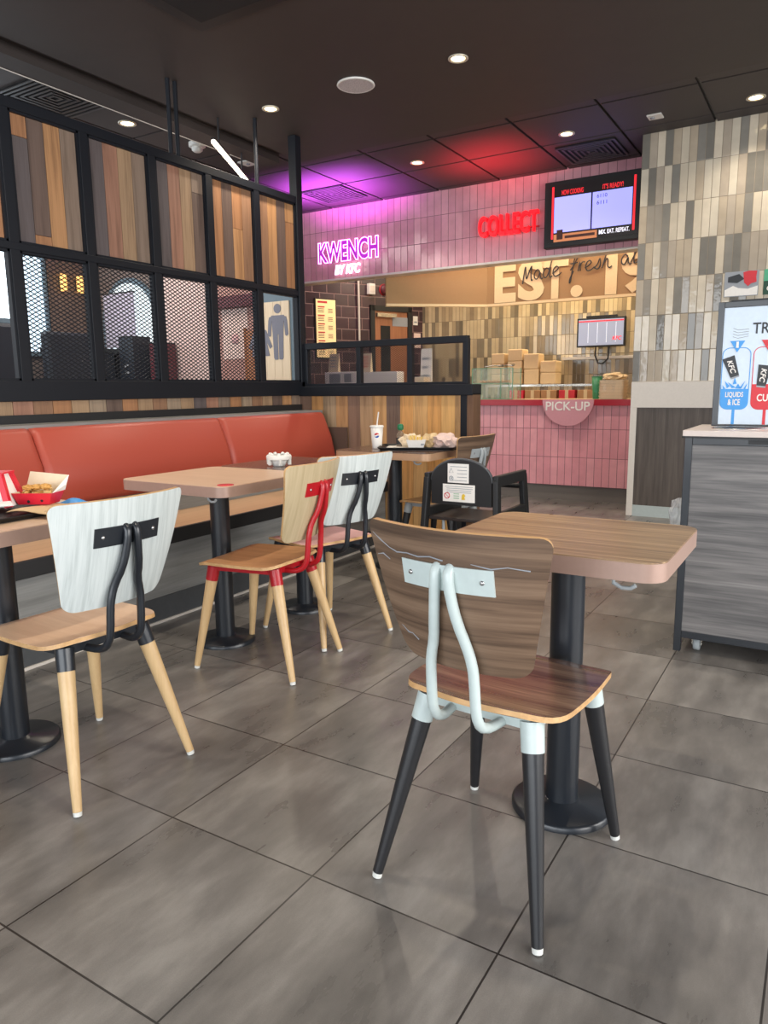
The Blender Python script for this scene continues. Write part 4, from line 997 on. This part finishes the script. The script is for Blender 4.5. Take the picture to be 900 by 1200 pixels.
# leaflets stuck on the metro tiles
lf = thing('wall_poster', 'small grey poster with red splash on the metro tiles above the sign board', 'poster', (.765, YW-.003, 1.95))
MB().box(-.125, .125, -.003, 0, -.085, .11).build('sheet', M['print_grey'], lf)
MB().prism([(-.12, -.08), (.12, -.08), (.12, -.01), (.05, -.03), (-.02, -.02), (-.06, .0), (-.12, -.03)], 0, .002, XZ(-.003)).build('pale_band', M['white_card'], lf)
MB().prism([(-.1, .07), (-.02, .09), (.02, .05), (-.03, .02), (-.1, .03)], 0, .002, XZ(-.003)).build('dark_band', M['print_dark'], lf)
MB().prism([(.01, .10), (.05, .11), (.11, .105), (.105, .06), (.11, .02), (.07, .01), (.05, -.01), (.02, .02)], 0, .003, XZ(-.003)).build('red_splash', M['print_red'], lf)
hy = thing('wall_poster', 'green poster half cut off at the right edge on the metro tiles', 'poster', (1.05, YW-.003, 1.95))
MB().box(-.125, .14, -.003, 0, -.085, .11).build('sheet', M['green_dark'], hy)
MB().box(-.125, .14, -.005, -.003, .02, .11).build('pale_green_band', plain('mint_print', (80, 170, 130), .5), hy)
text_part('poster_lettering', 'C', (-.10, -.055, -.06, -.015), M['text_white'], hy, .001, .03, basis=lambda x, z, d: (x, -.004-d, z))
# ================================================================== signs and screens on the header
kn = thing('neon_sign', 'glowing purple neon sign with white letters under it on the pink header', 'sign', (-3.45, YC-.03, 2.62))
text_part('neon_lettering', 'KWENCH', (-.415, .425, .0, .245), emit('neon_purple', (250, 170, 252), 3.2), kn, depth=.016, outline=.014, offset=.045)
text_part('letter_face', 'KWENCH', (-.40, .41, .012, .233), emit('neon_face', (176, 30, 190), .45), kn, depth=.008, offset=.03)
text_part('white_lettering', 'BY KFC', (-.18, .18, -.14, -.03), emit('neon_white', (255, 225, 250), 2.2), kn, depth=.014, offset=.03, shear=.25)
MB().box(-.4, .4, .02, .026, .11, .125).box(-.3, .3, .02, .026, .02, .03).build('mounting_rail', plain('clear_acrylic', (200, 130, 160), .3), kn)
cl = thing('channel_letter_sign', 'bright red block letters on the pink header beside the order screen', 'sign', (-1.455, YC-.05, 2.68))
text_part('lettering', 'COLLECT', (-.33, .31, 0, .205), emit('sign_red', (255, 20, 34), 1.0), cl, depth=.045, offset=.018)
MB().box(-.3, .3, .0, .045, .05, .06).build('mounting_rail', M['print_red'], cl)
tv = thing('order_screen', 'large wall screen showing two lilac columns of order numbers', 'screen', (-.62, YC-.09, 2.50))
MB().box(-.46, .46, .0, .09, 0, .61).build('casing', M['matte_black'], tv, bevel=.006)
scr = MB().box(-.425, .44, -.003, .0, .045, .575).build('screen_panel', emit('screen_black', (20, 12, 14), .3), tv)
B2 = lambda x, z, d: (x, -.004-d, z)
lil = emit('screen_lilac', (160, 160, 250), 1.05); sr = emit('screen_red', (230, 40, 50), 1.0); sw = emit('screen_white', (235, 232, 245), 1.0); sk = emit('screen_ink', (30, 28, 60), .2); so = emit('screen_orange', (190, 120, 80), .6)
MB().box(-.36, -.005, -.005, -.003, .135, .46).box(.01, .375, -.005, -.003, .135, .46).build('lilac_column', lil, scr)
MB().box(-.385, -.365, -.005, -.003, .08, .56).box(.385, .405, -.005, -.003, .08, .56).build('red_edge_bar', sr, scr)
MB().box(-.36, .06, -.005, -.003, .05, .12).build('picture_strip', so, scr)
text_part('screen_lettering', 'NOW COOKING', (-.29, -.08, .475, .52), sr, scr, .001, .02, basis=B2)
text_part('screen_lettering', "IT'S READY!", (.10, .29, .475, .52), sr, scr, .001, .02, basis=B2)
B3 = lambda x, z, d: (x, -.0055-d, z)
text_part('screen_lettering', '6110', (.05, .145, .405, .438), sk, scr, .0006, .0, basis=B3)
text_part('screen_lettering', '6111', (.05, .145, .345, .378), sk, scr, .0006, .0, basis=B3)
text_part('screen_lettering', 'MIX. EAT. REPEAT.', (.08, .36, .075, .115), sw, scr, .001, .02, basis=B3)
MB().box(-.33, -.27, -.006, -.005, .07, .16).box(-.25, .04, -.006, -.005, .075, .10).build('picture_print', plain('screen_brown', (80, 44, 36), .4), scr)
pu = thing('pickup_sign', 'pink half round sign with white letters hanging on the counter front', 'sign', (-.80, YC-.049, 1.03))
MB().prism([(.262*math.cos(-PI*k/30), .262*math.sin(-PI*k/30)) for k in range(31)], 0, .012, XZ(0)).build('panel', M['pink_sign'], pu, bevel=.001)
text_part('lettering', 'PICK-UP', (-.225, .225, -.108, -.018), M['text_white'], pu, .004, .012, basis=lambda x, z, d: (x, -.012-d, z))

# ================================================================== behind the counter
ZC = 1.032
gc = thing('glass_display_case', 'small two tier glass display case on the counter', 'display case', (-1.70, 6.3, ZC))
mb = MB(); mb.box(-.235, .235, -.12, -.115, 0, .33); mb.box(-.235, .235, .12, .125, 0, .33); mb.box(-.235, -.23, -.12, .12, 0, .33); mb.box(.23, .235, -.12, .12, 0, .33); mb.box(-.235, .235, -.12, .12, .325, .33)
mb.build('glass_panel', M['green_glass'], gc)
mb = MB()
for x in (-.235, .1, .235):
    for y in (-.12, .12): mb.box(x-.004, x+.004, y-.004, y+.004, 0, .335)
for z in (0, .165, .328): mb.box(-.238, .238, -.124, -.118, z, z+.008)
mb.build('edge_frame', plain('green_glass_edge', (96, 140, 110), .3), gc)
MB().box(-.23, .23, -.115, .115, .163, .168).build('glass_shelf', M['green_glass'], gc)
for k in range(5):
    f_ = crumple(MB(), (0, 0, 0), .032, 30+k, .3, sq=(1.3, 1, .5), sub=2).build('pastry', M['copper'], loc=(-1.86+.07*k, 6.3, ZC+.19))
    tag(f_, 'brown pastry on the shelf of the glass display case', 'pastry', 'pastries in the display case')
for k, (x, a) in enumerate(((-1.74, .2), (-1.6, -.25))):
    t = thing('serving_tongs', ['steel tongs lying on the left of the display case top', 'steel tongs lying on the right of the display case top'][k], 'tongs', (x, 6.3, ZC+.352), a)
    for s in (-1, 1): MB().tube([(-.09, 0, .0), (-.02, s*.012, .01), (.06, s*.022, .012), (.10, s*.01, .004)], .006, 8).build('arm', M['steel_rim'], t)
    MB().tube([(.10+.022*math.cos(q*PI/5), .0+.012*math.sin(q*PI/5), .01+.01*math.sin(q*PI/5)) for q in range(10)], .004, 6, closed=True).build('loop_handle', M['matte_black'], t)
gp = thing('green_cup', 'green plastic cup on the counter beside the plate stack', 'cup', (-.60, 6.3, ZC))
MB().lathe([(.035, 0), (.037, .004), (.052, .225), (.049, .225), (.034, .01), (0, .008)], n=24).build('cup_body', M['green_cup'], gp)
MB().tube([(.052*math.cos(2*PI*k/24), .052*math.sin(2*PI*k/24), .224) for k in range(24)], .004, 6, closed=True).build('rim', M['green_cup'], gp)
for k in range(16):
    o = MB().prism(rrect(-.12, .12, -.1, .1, .03), 0, .004).prism(rrect(-.125, .125, -.105, .105, .03), .004, .0095).build('paper_tray', M['cream_paper'], loc=(-.43+.004*math.sin(k*2.3), 6.3+.003*math.cos(k*1.7), ZC+.0118*k))
    tag(o, 'cream cardboard tray in the tall stack at the right of the counter', 'tray', 'cardboard trays stacked on the counter')
tag(crumple(MB(), (0, 0, 0), .09, 12, .5, sq=(1.25, 1, .45), zmin=-.02).build('crumpled_paper', M['kraft'], loc=(-.42, 6.3, ZC+.215)), 'crumpled tan paper lying on top of the cardboard tray stack', 'paper')
# shelf with flat packs and stacks of bags
sh = thing('kitchen_shelf', 'steel back shelf carrying stacks of paper bags in the kitchen', 'shelf', (-1.5, 7.45, 0))
MB().box(-.75, .75, -.2, .22, 1.165, 1.19).build('shelf_board', M['steel_rim'], sh)
MB().box(-.75, .75, -.2, .22, .98, 1.0).build('lower_board', M['steel_rim'], sh)
for x in (-.73, .73):
    for y in (-.18, .2): MB().box(x-.015, x+.015, y-.015, y+.015, 0, 1.165).build('post', M['steel_rim'], sh)
for k, (xa, xb, zt) in enumerate(((-2.20, -2.02, 1.575), (-1.985, -1.79, 1.62), (-1.775, -1.58, 1.56), (-1.565, -1.365, 1.47))):
    n_ = max(2, round((zt-1.192)/.15)); st_ = (zt-1.192)/n_
    for j in range(n_):
        o = MB().box(-(xb-xa)/2+.004, (xb-xa)/2-.004, -.11, .11, 0, st_-.001).build('paper_bag_bundle', M['kraft'], loc=((xa+xb)/2+.003*math.sin(j*3+k), 7.42, 1.1905+j*st_), bevel=.012)
        tag(o, ('bottom' if j == 0 else 'top' if j == n_-1 else 'middle')+' paper bag bundle '+['in the far left stack on the kitchen shelf', 'in the tallest stack on the kitchen shelf', 'in the third stack from the left on the kitchen shelf', 'in the shortest stack, nearest the monitor'][k], 'paper bags', 'paper bag bundles on the kitchen shelf')
for k, (x, m) in enumerate(((-1.83, 'red_card'), (-1.62, 'copper'), (-1.42, 'copper'), (-1.20, 'print_red'), (-.98, 'copper'))):
    t = thing('flat_carton_stack', ['bright red carton pack behind the glass display case', 'brown carton pack beside the red pack under the shelf', 'brown carton pack left of the deep red pack under the shelf', 'deep red carton pack under the shelf behind the half round sign', 'brown carton pack at the right end under the shelf'][k], 'cartons', (x, 7.3, 1.0))
    MB().box(-.095, .095, -.08, .08, 0, .12).build('pack', M[m], t, bevel=.004)
    MB().box(-.02, .02, -.083, .083, -.0005, .122).build('paper_band', M['kraft'], t)
km = thing('kitchen_monitor', 'small black monitor on an arm on the kitchen tile wall', 'monitor', (-.98, 7.775, 1.63))
MB().box(-.29, .29, 0, .05, -.0, .345).build('casing', M['matte_black'], km, bevel=.005)
ks = MB().box(-.27, .27, -.003, 0, .02, .325).build('screen_panel', emit('monitor_grey', (150, 158, 182), .5), km)
mb = MB()
for x in (-.15, -.04, .07, .18): mb.box(x-.003, x+.003, -.0045, -.003, .05, .285)
mb.build('grid_line', emit('monitor_line', (210, 216, 230), .8), ks)
MB().box(-.27, .27, -.0045, -.003, .298, .312).build('red_bar', sr, ks)
text_part('screen_lettering', 'KFC', (.14, .25, .075, .12), sr, ks, .001, .02, basis=B2, shear=.2)
MB().box(-.18, .18, .0, .06, .345, .37).build('top_bracket', M['matte_black'], km)
MB().box(-.05, .05, .05, .226, .12, .2).build('arm', M['matte_black'], km)
MB().tube([(-.06, .03, 0), (-.065, .03, -.10), (-.03, .03, -.19), (.03, .03, -.20), (.09, .03, -.14), (.10, .03, 0)], .010, 8).build('cable', M['matte_black'], km)
tag(MB().box(-1.50, -.5, 7.93, 8.0, 1.49, 1.525).build('cable_trunking', M['trim_white'], bevel=.003), 'white cable trunking along the kitchen tiles below the monitor', 'trunking')
# left end of the counter, seen through the rail mesh
for k, (x, w, lb) in enumerate(((-3.66, .46, 'white box front at the left end of the counter with faint print'), (-3.13, .54, 'long plain white box on the counter in the middle of the rail'), (-2.62, .22, 'cream box on the counter beside the white stand card'))):
    t = thing('counter_box', lb, 'box', (x, 6.2, ZC))
    h = (.33, .32, .25)[k]
    MB().box(-w/2, w/2, -.08, .08, 0, h).build('body', M['white_card'] if k < 2 else M['cream_paper'], t, bevel=.004)
    if k == 0: MB().box(-.16, .0, -.083, -.08, .20, .31).box(.06, .16, -.083, -.08, .21, .31).build('printed_patch', M['print_grey'], t)
    MB().box(-w/2+.01, w/2-.01, -.07, .07, h, h+.005).build('lid', M['white_plastic'], t)
for k, (x, z, lb) in enumerate(((-3.80, .336, 'cream card with lettering lines standing at the left on the counter'), (-3.33, .326, 'tilted cream card with a red mark on the long white box'), (-2.60, .0, 'tall white card on the counter beside the cream box'))):
    t = thing('table_card', lb, 'card', (x, 6.2 if k < 2 else 6.35, ZC+z))
    h = .22 if k < 2 else .58
    MB().add([(-.07, -.03, 0), (.07, -.03, 0), (.075, 0, h), (-.065, 0, h), (-.07, .03, 0), (.07, .03, 0), (.075, .004, h), (-.065, .004, h)], [(0, 1, 2, 3), (4, 7, 6, 5), (0, 4, 5, 1), (1, 5, 6, 2), (2, 6, 7, 3), (3, 7, 4, 0)]).build('card', M['cream_paper'] if k < 2 else M['white_card'], t)
    mb = MB()
    for j in range(4):
        zz = h*(.78-.17*j); yy = -.03+.03*zz/h-.002; mb.box(-.045, .045-.012*(j % 2), yy-.001, yy+.001, zz, zz+h*.05)
    mb.build('printed_line', M['print_red'] if k == 1 else M['print_grey'], t)
# corridor wall fittings; local frame of that wall: x along it, -y out
aw = math.atan2(1.85, .76)
def on_wall(name, label, cat, s, z, out=.0):
    p = Vector((-4.3, 6.15, 0))+Matrix.Rotation(aw, 3, 'Z') @ Vector((s, -out, 0))
    return thing(name, label, cat, (p.x, p.y, z), aw)
mn = on_wall('menu_board', 'cream menu board with red headings on the dark purple tiles', 'menu', .395, 1.55)
MB().box(-.16, .16, -.02, 0, 0, .75).build('frame', M['matte_black'], mn)
MB().box(-.145, .145, -.022, -.02, .015, .735).build('board', emit('menu_backlit', (240, 206, 148), .55), mn)
for k in range(6):
    MB().box(-.12, -.02, -.0235, -.022, .635-k*.105, .65-k*.105).build('menu_heading', M['print_red'], mn)
    for j in range(3):
        for x0, x1 in ((-.12, -.03), (.03, .10)): MB().box(x0, x1, -.0235, -.022, .615-k*.105-j*.02, .622-k*.105-j*.02).build('menu_line', M['print_dark'], mn)
MB().box(-.12, .02, -.0235, -.022, .69, .715).build('menu_heading', M['print_red'], mn)
tag(MB().tube([(0, 0, 0), (0, 0, 2.6)], .014, 10).build('wall_pipe', M['trim_white'], loc=(-4.3+.9*.38+.03*.925, 6.15+.9*.925-.03*.38, 0)), 'thin white pipe running down the dark purple tiles', 'pipe')
dr = struct(MB().box(1.09, 1.16, -.03, 0, 0, 2.26).box(1.72, 1.79, -.03, 0, 0, 2.26).box(1.09, 1.79, -.03, 0, 2.19, 2.26).build('door_3', M['matte_black'], loc=(-4.3, 6.15, 0), rot=(0, 0, aw)))
MB().box(1.16, 1.72, -.012, 0, .01, 2.19).build('door_leaf', M['door_brown'], dr)
MB().box(1.26, 1.42, -.016, -.012, 1.1, 2.0).build('glazed_slit', M['hole_dark'], dr)
MB().box(1.18, 1.5, -.06, -.012, 2.11, 2.16).build('door_closer', M['steel_rim'], dr)
MB().box(1.46, 1.73, -.018, -.012, 2.0, 2.12).build('door_plate', M['print_grey'], dr)
t = on_wall('alarm_sounder', 'round red alarm high on the dark purple tiles', 'alarm', 1.33, 2.47)
MB().lathe([(.07, 0), (.07, .03), (.055, .06), (0, .065)], n=24, M=Matrix.Rotation(PI/2, 4, 'X')).build('body', M['maroon'], t)
MB().lathe([(.075, 0), (.075, .012), (.07, .012)], n=24, M=Matrix.Rotation(PI/2, 4, 'X')).build('base_ring', M['red'], t)
t = on_wall('junction_box', 'small white box above the door on the dark purple tiles', 'box', 1.1, 2.45)
MB().box(-.05, .05, -.06, 0, -.06, .08).build('body', M['white_plastic'], t, bevel=.006)
MB().box(-.035, .035, -.064, -.06, -.03, .05).build('cover', M['trim_white'], t)
t = on_wall('notice_card', 'small white notice to the right of the brown kitchen door', 'notice', 1.87, 2.03)
MB().box(-.04, .04, -.006, 0, 0, .12).build('card', M['white_card'], t)
MB().box(-.025, .025, -.0075, -.006, .03, .05).build('printed_line', M['print_grey'], t)
t = on_wall('notice_card', 'pinkish poster below the small white notice by the kitchen door', 'notice', 1.9, 1.72)
MB().box(-.06, .06, -.006, 0, 0, .2).build('card', M['paper_pink'], t)
MB().box(-.04, .04, -.0075, -.006, .06, .14).build('red_print', M['print_red'], t)

# ================================================================== ceiling fittings
glow = emit('lamp_glow', (255, 226, 168), 9)
def downlight(x, y, z, label, r=.058, power=66):
    t = thing('downlight', label, 'ceiling light', (x, y, z), 0, 'recessed ceiling lights')
    MB().lathe([(r, 0), (r*1.02, -.006), (r*.9, -.009), (r*.72, -.006), (r*.66, .0)], n=32).build('bezel', plain('bezel', (206, 196, 176), .3, .3), t)
    MB().lathe([(0, -.0035), (r*.70, -.0035)], n=24).build('lamp_lens', glow, t)
    l = bpy.data.lights.new('downlight_beam', 'SPOT'); l.energy = power; l.color = (1, .88, .72); l.spot_size = 2.3; l.spot_blend = .8; l.shadow_soft_size = .04
    o = bpy.data.objects.new('downlight_beam', l); C.objects.link(o); o.location = (x, y, z-.02)
    return t
downlight(-.547, 2.908, ZP, 'recessed light in the smooth ceiling above the foreground chair')
downlight(-1.955, 2.903, ZP, 'recessed light in the smooth ceiling just right of the screen')
downlight(-.589, 5.061, ZG, 'recessed light in the tiled ceiling in front of the order screen', .066, 75)
downlight(-2.0, 5.057, ZG, 'recessed light in the tiled ceiling between the purple and red glow', .066, 95)
downlight(.816, 5.068, ZG, 'recessed light at the right edge close to the metro tile wall', .066, 40)
downlight(-3.41, 2.92, ZG, 'recessed light in the ceiling beyond the screen', .07, 24)
for k, (x, y) in enumerate(((-.55, .2), (.85, 2.3), (.85, .2), (-1.95, .2))):  # all but the second: unseen lights added to brighten the foreground
    downlight(x, y, ZP, ['recessed light overhead above the oak table, outside the picture', 'recessed light just above the top right corner of the picture', 'recessed light overhead above the foreground chair, outside the picture', 'recessed light overhead above the left end of the bench, outside the picture'][k])
sp_ = thing('ceiling_speaker', 'white round speaker grille in the smooth ceiling', 'speaker', (-1.251, 2.893, ZP))
MB().lathe([(.118, 0), (.12, -.006), (.112, -.011), (.106, -.008)], n=40).build('rim', M['white_plastic'], sp_)
m_, nt_, b_ = newmat('perforated_grille')
tc_n = N(nt_, 'ShaderNodeTexCoord'); vo = N(nt_, 'ShaderNodeTexVoronoi'); vo.inputs['Scale'].default_value = 160; nt_.links.new(tc_n.outputs['Object'], vo.inputs['Vector'])
cr_ = N(nt_, 'ShaderNodeValToRGB'); cr_.color_ramp.elements[0].color = rgba((96, 92, 92)); cr_.color_ramp.elements[1].color = rgba((196, 190, 190)); cr_.color_ramp.elements[1].position = .45
nt_.links.new(vo.outputs['Distance'], cr_.inputs['Fac']); nt_.links.new(cr_.outputs['Color'], b_.inputs['Base Color'])
MB().lathe([(0, -.009), (.106, -.009)], n=40).build('grille', m_, sp_)
def vent(x, y, w, label, z=ZG, k=6):
    t = thing('air_vent', label, 'vent', (x, y, z))
    mb = MB()
    for i in range(k):
        a = w/2*(1-i/k); b = a-w/2/k*.45; zz = -.012+.008*(i/k)
        for (x0, x1, y0, y1) in ((-a, a, -a, -b), (-a, a, b, a), (-a, -b, -b, b), (b, a, -b, b)): mb.box(x0, x1, y0, y1, zz-.006, zz)
    mb.build('louvre', plain('vent_grey', (58, 55, 56), .4), t)
    MB().box(-w/2, w/2, -w/2, w/2, -.004, .0).build('backing', M['hole_dark'], t)
    return t
vent(-3.27, 5.52, .52, 'square vent in the purple lit ceiling near the screen post')
vent(-.53, 5.62, .52, 'square vent in the dark ceiling above the order screen')
vent(-3.42, 2.30, .58, 'large square vent in the ceiling beyond the screen at top left', k=7)
t = thing('emergency_light', 'small white square fitting on the ceiling tiles above the metro wall', 'ceiling fitting', (.117, 5.048, ZG))
MB().box(-.055, .055, -.055, .055, -.012, 0).build('plate', M['white_plastic'], t, bevel=.003)
MB().lathe([(.018, -.012), (.016, -.02), (0, -.022)], (-.02, 0, 0), 16).build('lens', M['print_grey'], t)
t = thing('emergency_light', 'small white square plate on the ceiling beyond the glowing tube lamp', 'ceiling fitting', (-3.3, 4.19, ZG))
MB().box(-.07, .07, -.07, .07, -.012, 0).build('plate', M['white_plastic'], t, bevel=.003)
MB().lathe([(.018, -.012), (.016, -.02), (0, -.022)], (.0, 0, 0), 16).build('lens', M['print_grey'], t)
t = thing('smoke_detector', 'white round smoke detector on the ceiling beyond the screen', 'detector', (-3.3, 3.55, ZG))
MB().lathe([(.07, 0), (.07, -.03), (.06, -.036), (0, -.036)], n=28).build('base', M['white_plastic'], t)
MB().lathe([(.045, -.036), (.045, -.06), (.03, -.072), (0, -.072)], n=24).build('sensor', M['white_plastic'], t)
t = thing('linear_lamp', 'slim glowing tube lamp hanging above the end of the screen', 'lamp', (0, 0, 0))
A_, B_ = Vector(LINA), Vector(LINB)
t.location = A_; d = B_-A_
MB().tube([(0, 0, 0), tuple(d)], .016, 12).build('light_tube', emit('tube_glow', (255, 240, 214), 8), t)
MB().bar((0, 0, .02), tuple(d+Vector((0, 0, .02))), .03, .014).build('channel', M['matte_black'], t)
for f_ in (.15, .85): MB().tube([tuple(d*f_+Vector((0, 0, .02))), tuple(Vector((d.x*f_, d.y*f_, ZG-A_.z)))], .007, 8).build('drop_rod', M['matte_black'], t)
MB().box(-.02, .02, 0, 0.02, 0, .01).build('track_adapter', M['white_plastic'], t, loc=(d.x*.85, d.y*.85, ZG-A_.z-.012))
t = thing('cassette_panel', 'black square panel in the smooth ceiling at the top of the picture', 'ceiling panel', (-1.11, 1.42, ZP))
MB().box(-.44, .44, -.44, .44, -.012, 0).build('frame', M['matte_black'], t, bevel=.003)
MB().box(-.36, .36, -.36, .36, -.016, -.012).build('grille', M['hole_dark'], t)

# ================================================================== light
def area(name, loc, rot, sx, sy, power, color=(1, 1, 1)):
    l = bpy.data.lights.new(name, 'AREA'); l.shape = 'RECTANGLE'; l.size = sx; l.size_y = sy; l.energy = power; l.color = color
    if 'glow' in name: l.spread = 2.0
    o = bpy.data.objects.new(name, l); C.objects.link(o); o.location = loc; o.rotation_euler = rot
    return o
area('shopfront_daylight', (.8, -4.6, 1.5), (PI/2, 0, 0), 5.5, 2.4, 205, (.93, .97, 1))
area('side_window_daylight', (4.6, .4, 1.6), (PI/2, 0, PI/2), 4.5, 2.2, 235, (1, .97, .93))
area('left_room_daylight', (-4.4, -1.5, 2.0), (PI/2, 0, 0), 2.5, 2.2, 90, (.9, .96, 1))
area('left_room_ceiling_light', (-4.4, 3.1, 3.15), (0, 0, 0), 1.6, 1.6, 55, (1, .9, .82))
area('kitchen_ceiling_light', (-1.2, 7.5, 3.15), (0, 0, 0), 2.4, .6, 62, (1, .86, .62))
area('servery_ceiling_light', (-1.3, 6.6, 3.15), (0, 0, 0), 2.6, .3, 40, (1, .86, .64))
area('corridor_light', (-3.6, 6.6, 3.15), (0, 0, 0), .5, .5, 16, (1, .9, .8))
area('purple_neon_glow', (-3.3, YC-.6, 2.62), (PI, 0, 0), .9, .3, 62, (.72, .1, 1))  # hovering lamp added to stand in for the neon sign's glow on the ceiling
area('red_letter_glow', (-1.47, YC-.6, 2.66), (PI, 0, 0), .6, .3, 13, (1, .03, .05))  # unseen lamp added in front of the letters to redden the ceiling
wd_ = bpy.data.worlds.new('world'); bpy.context.scene.world = wd_; wd_.use_nodes = True
bgn = wd_.node_tree.nodes['Background']; bgn.inputs['Color'].default_value = (.75, .85, 1, 1); bgn.inputs['Strength'].default_value = 1.0

# ================================================================== camera
cd = bpy.data.cameras.new('camera'); cam = bpy.data.objects.new('camera', cd); C.objects.link(cam)
cd.sensor_fit = 'HORIZONTAL'; cd.sensor_width = 36; cd.lens = 36*849.459/900; cd.clip_start = .05
y_, p_, r_ = CAM[3:]
Rm = Matrix.Rotation(y_, 3, 'Z') @ Matrix.Rotation(p_, 3, 'X') @ Matrix.Rotation(r_, 3, 'Y')
cam.matrix_world = Matrix.Translation(CAM[:3]) @ (Rm @ Matrix.Rotation(PI/2, 3, 'X')).to_4x4()
sc = bpy.context.scene; sc.camera = cam
vs_ = sc.view_settings
sc.display_settings.display_device = 'sRGB'
vs_.view_transform = 'Standard'; vs_.look = 'None'; vs_.gamma = 1; vs_.use_curve_mapping = False; vs_.exposure = 0
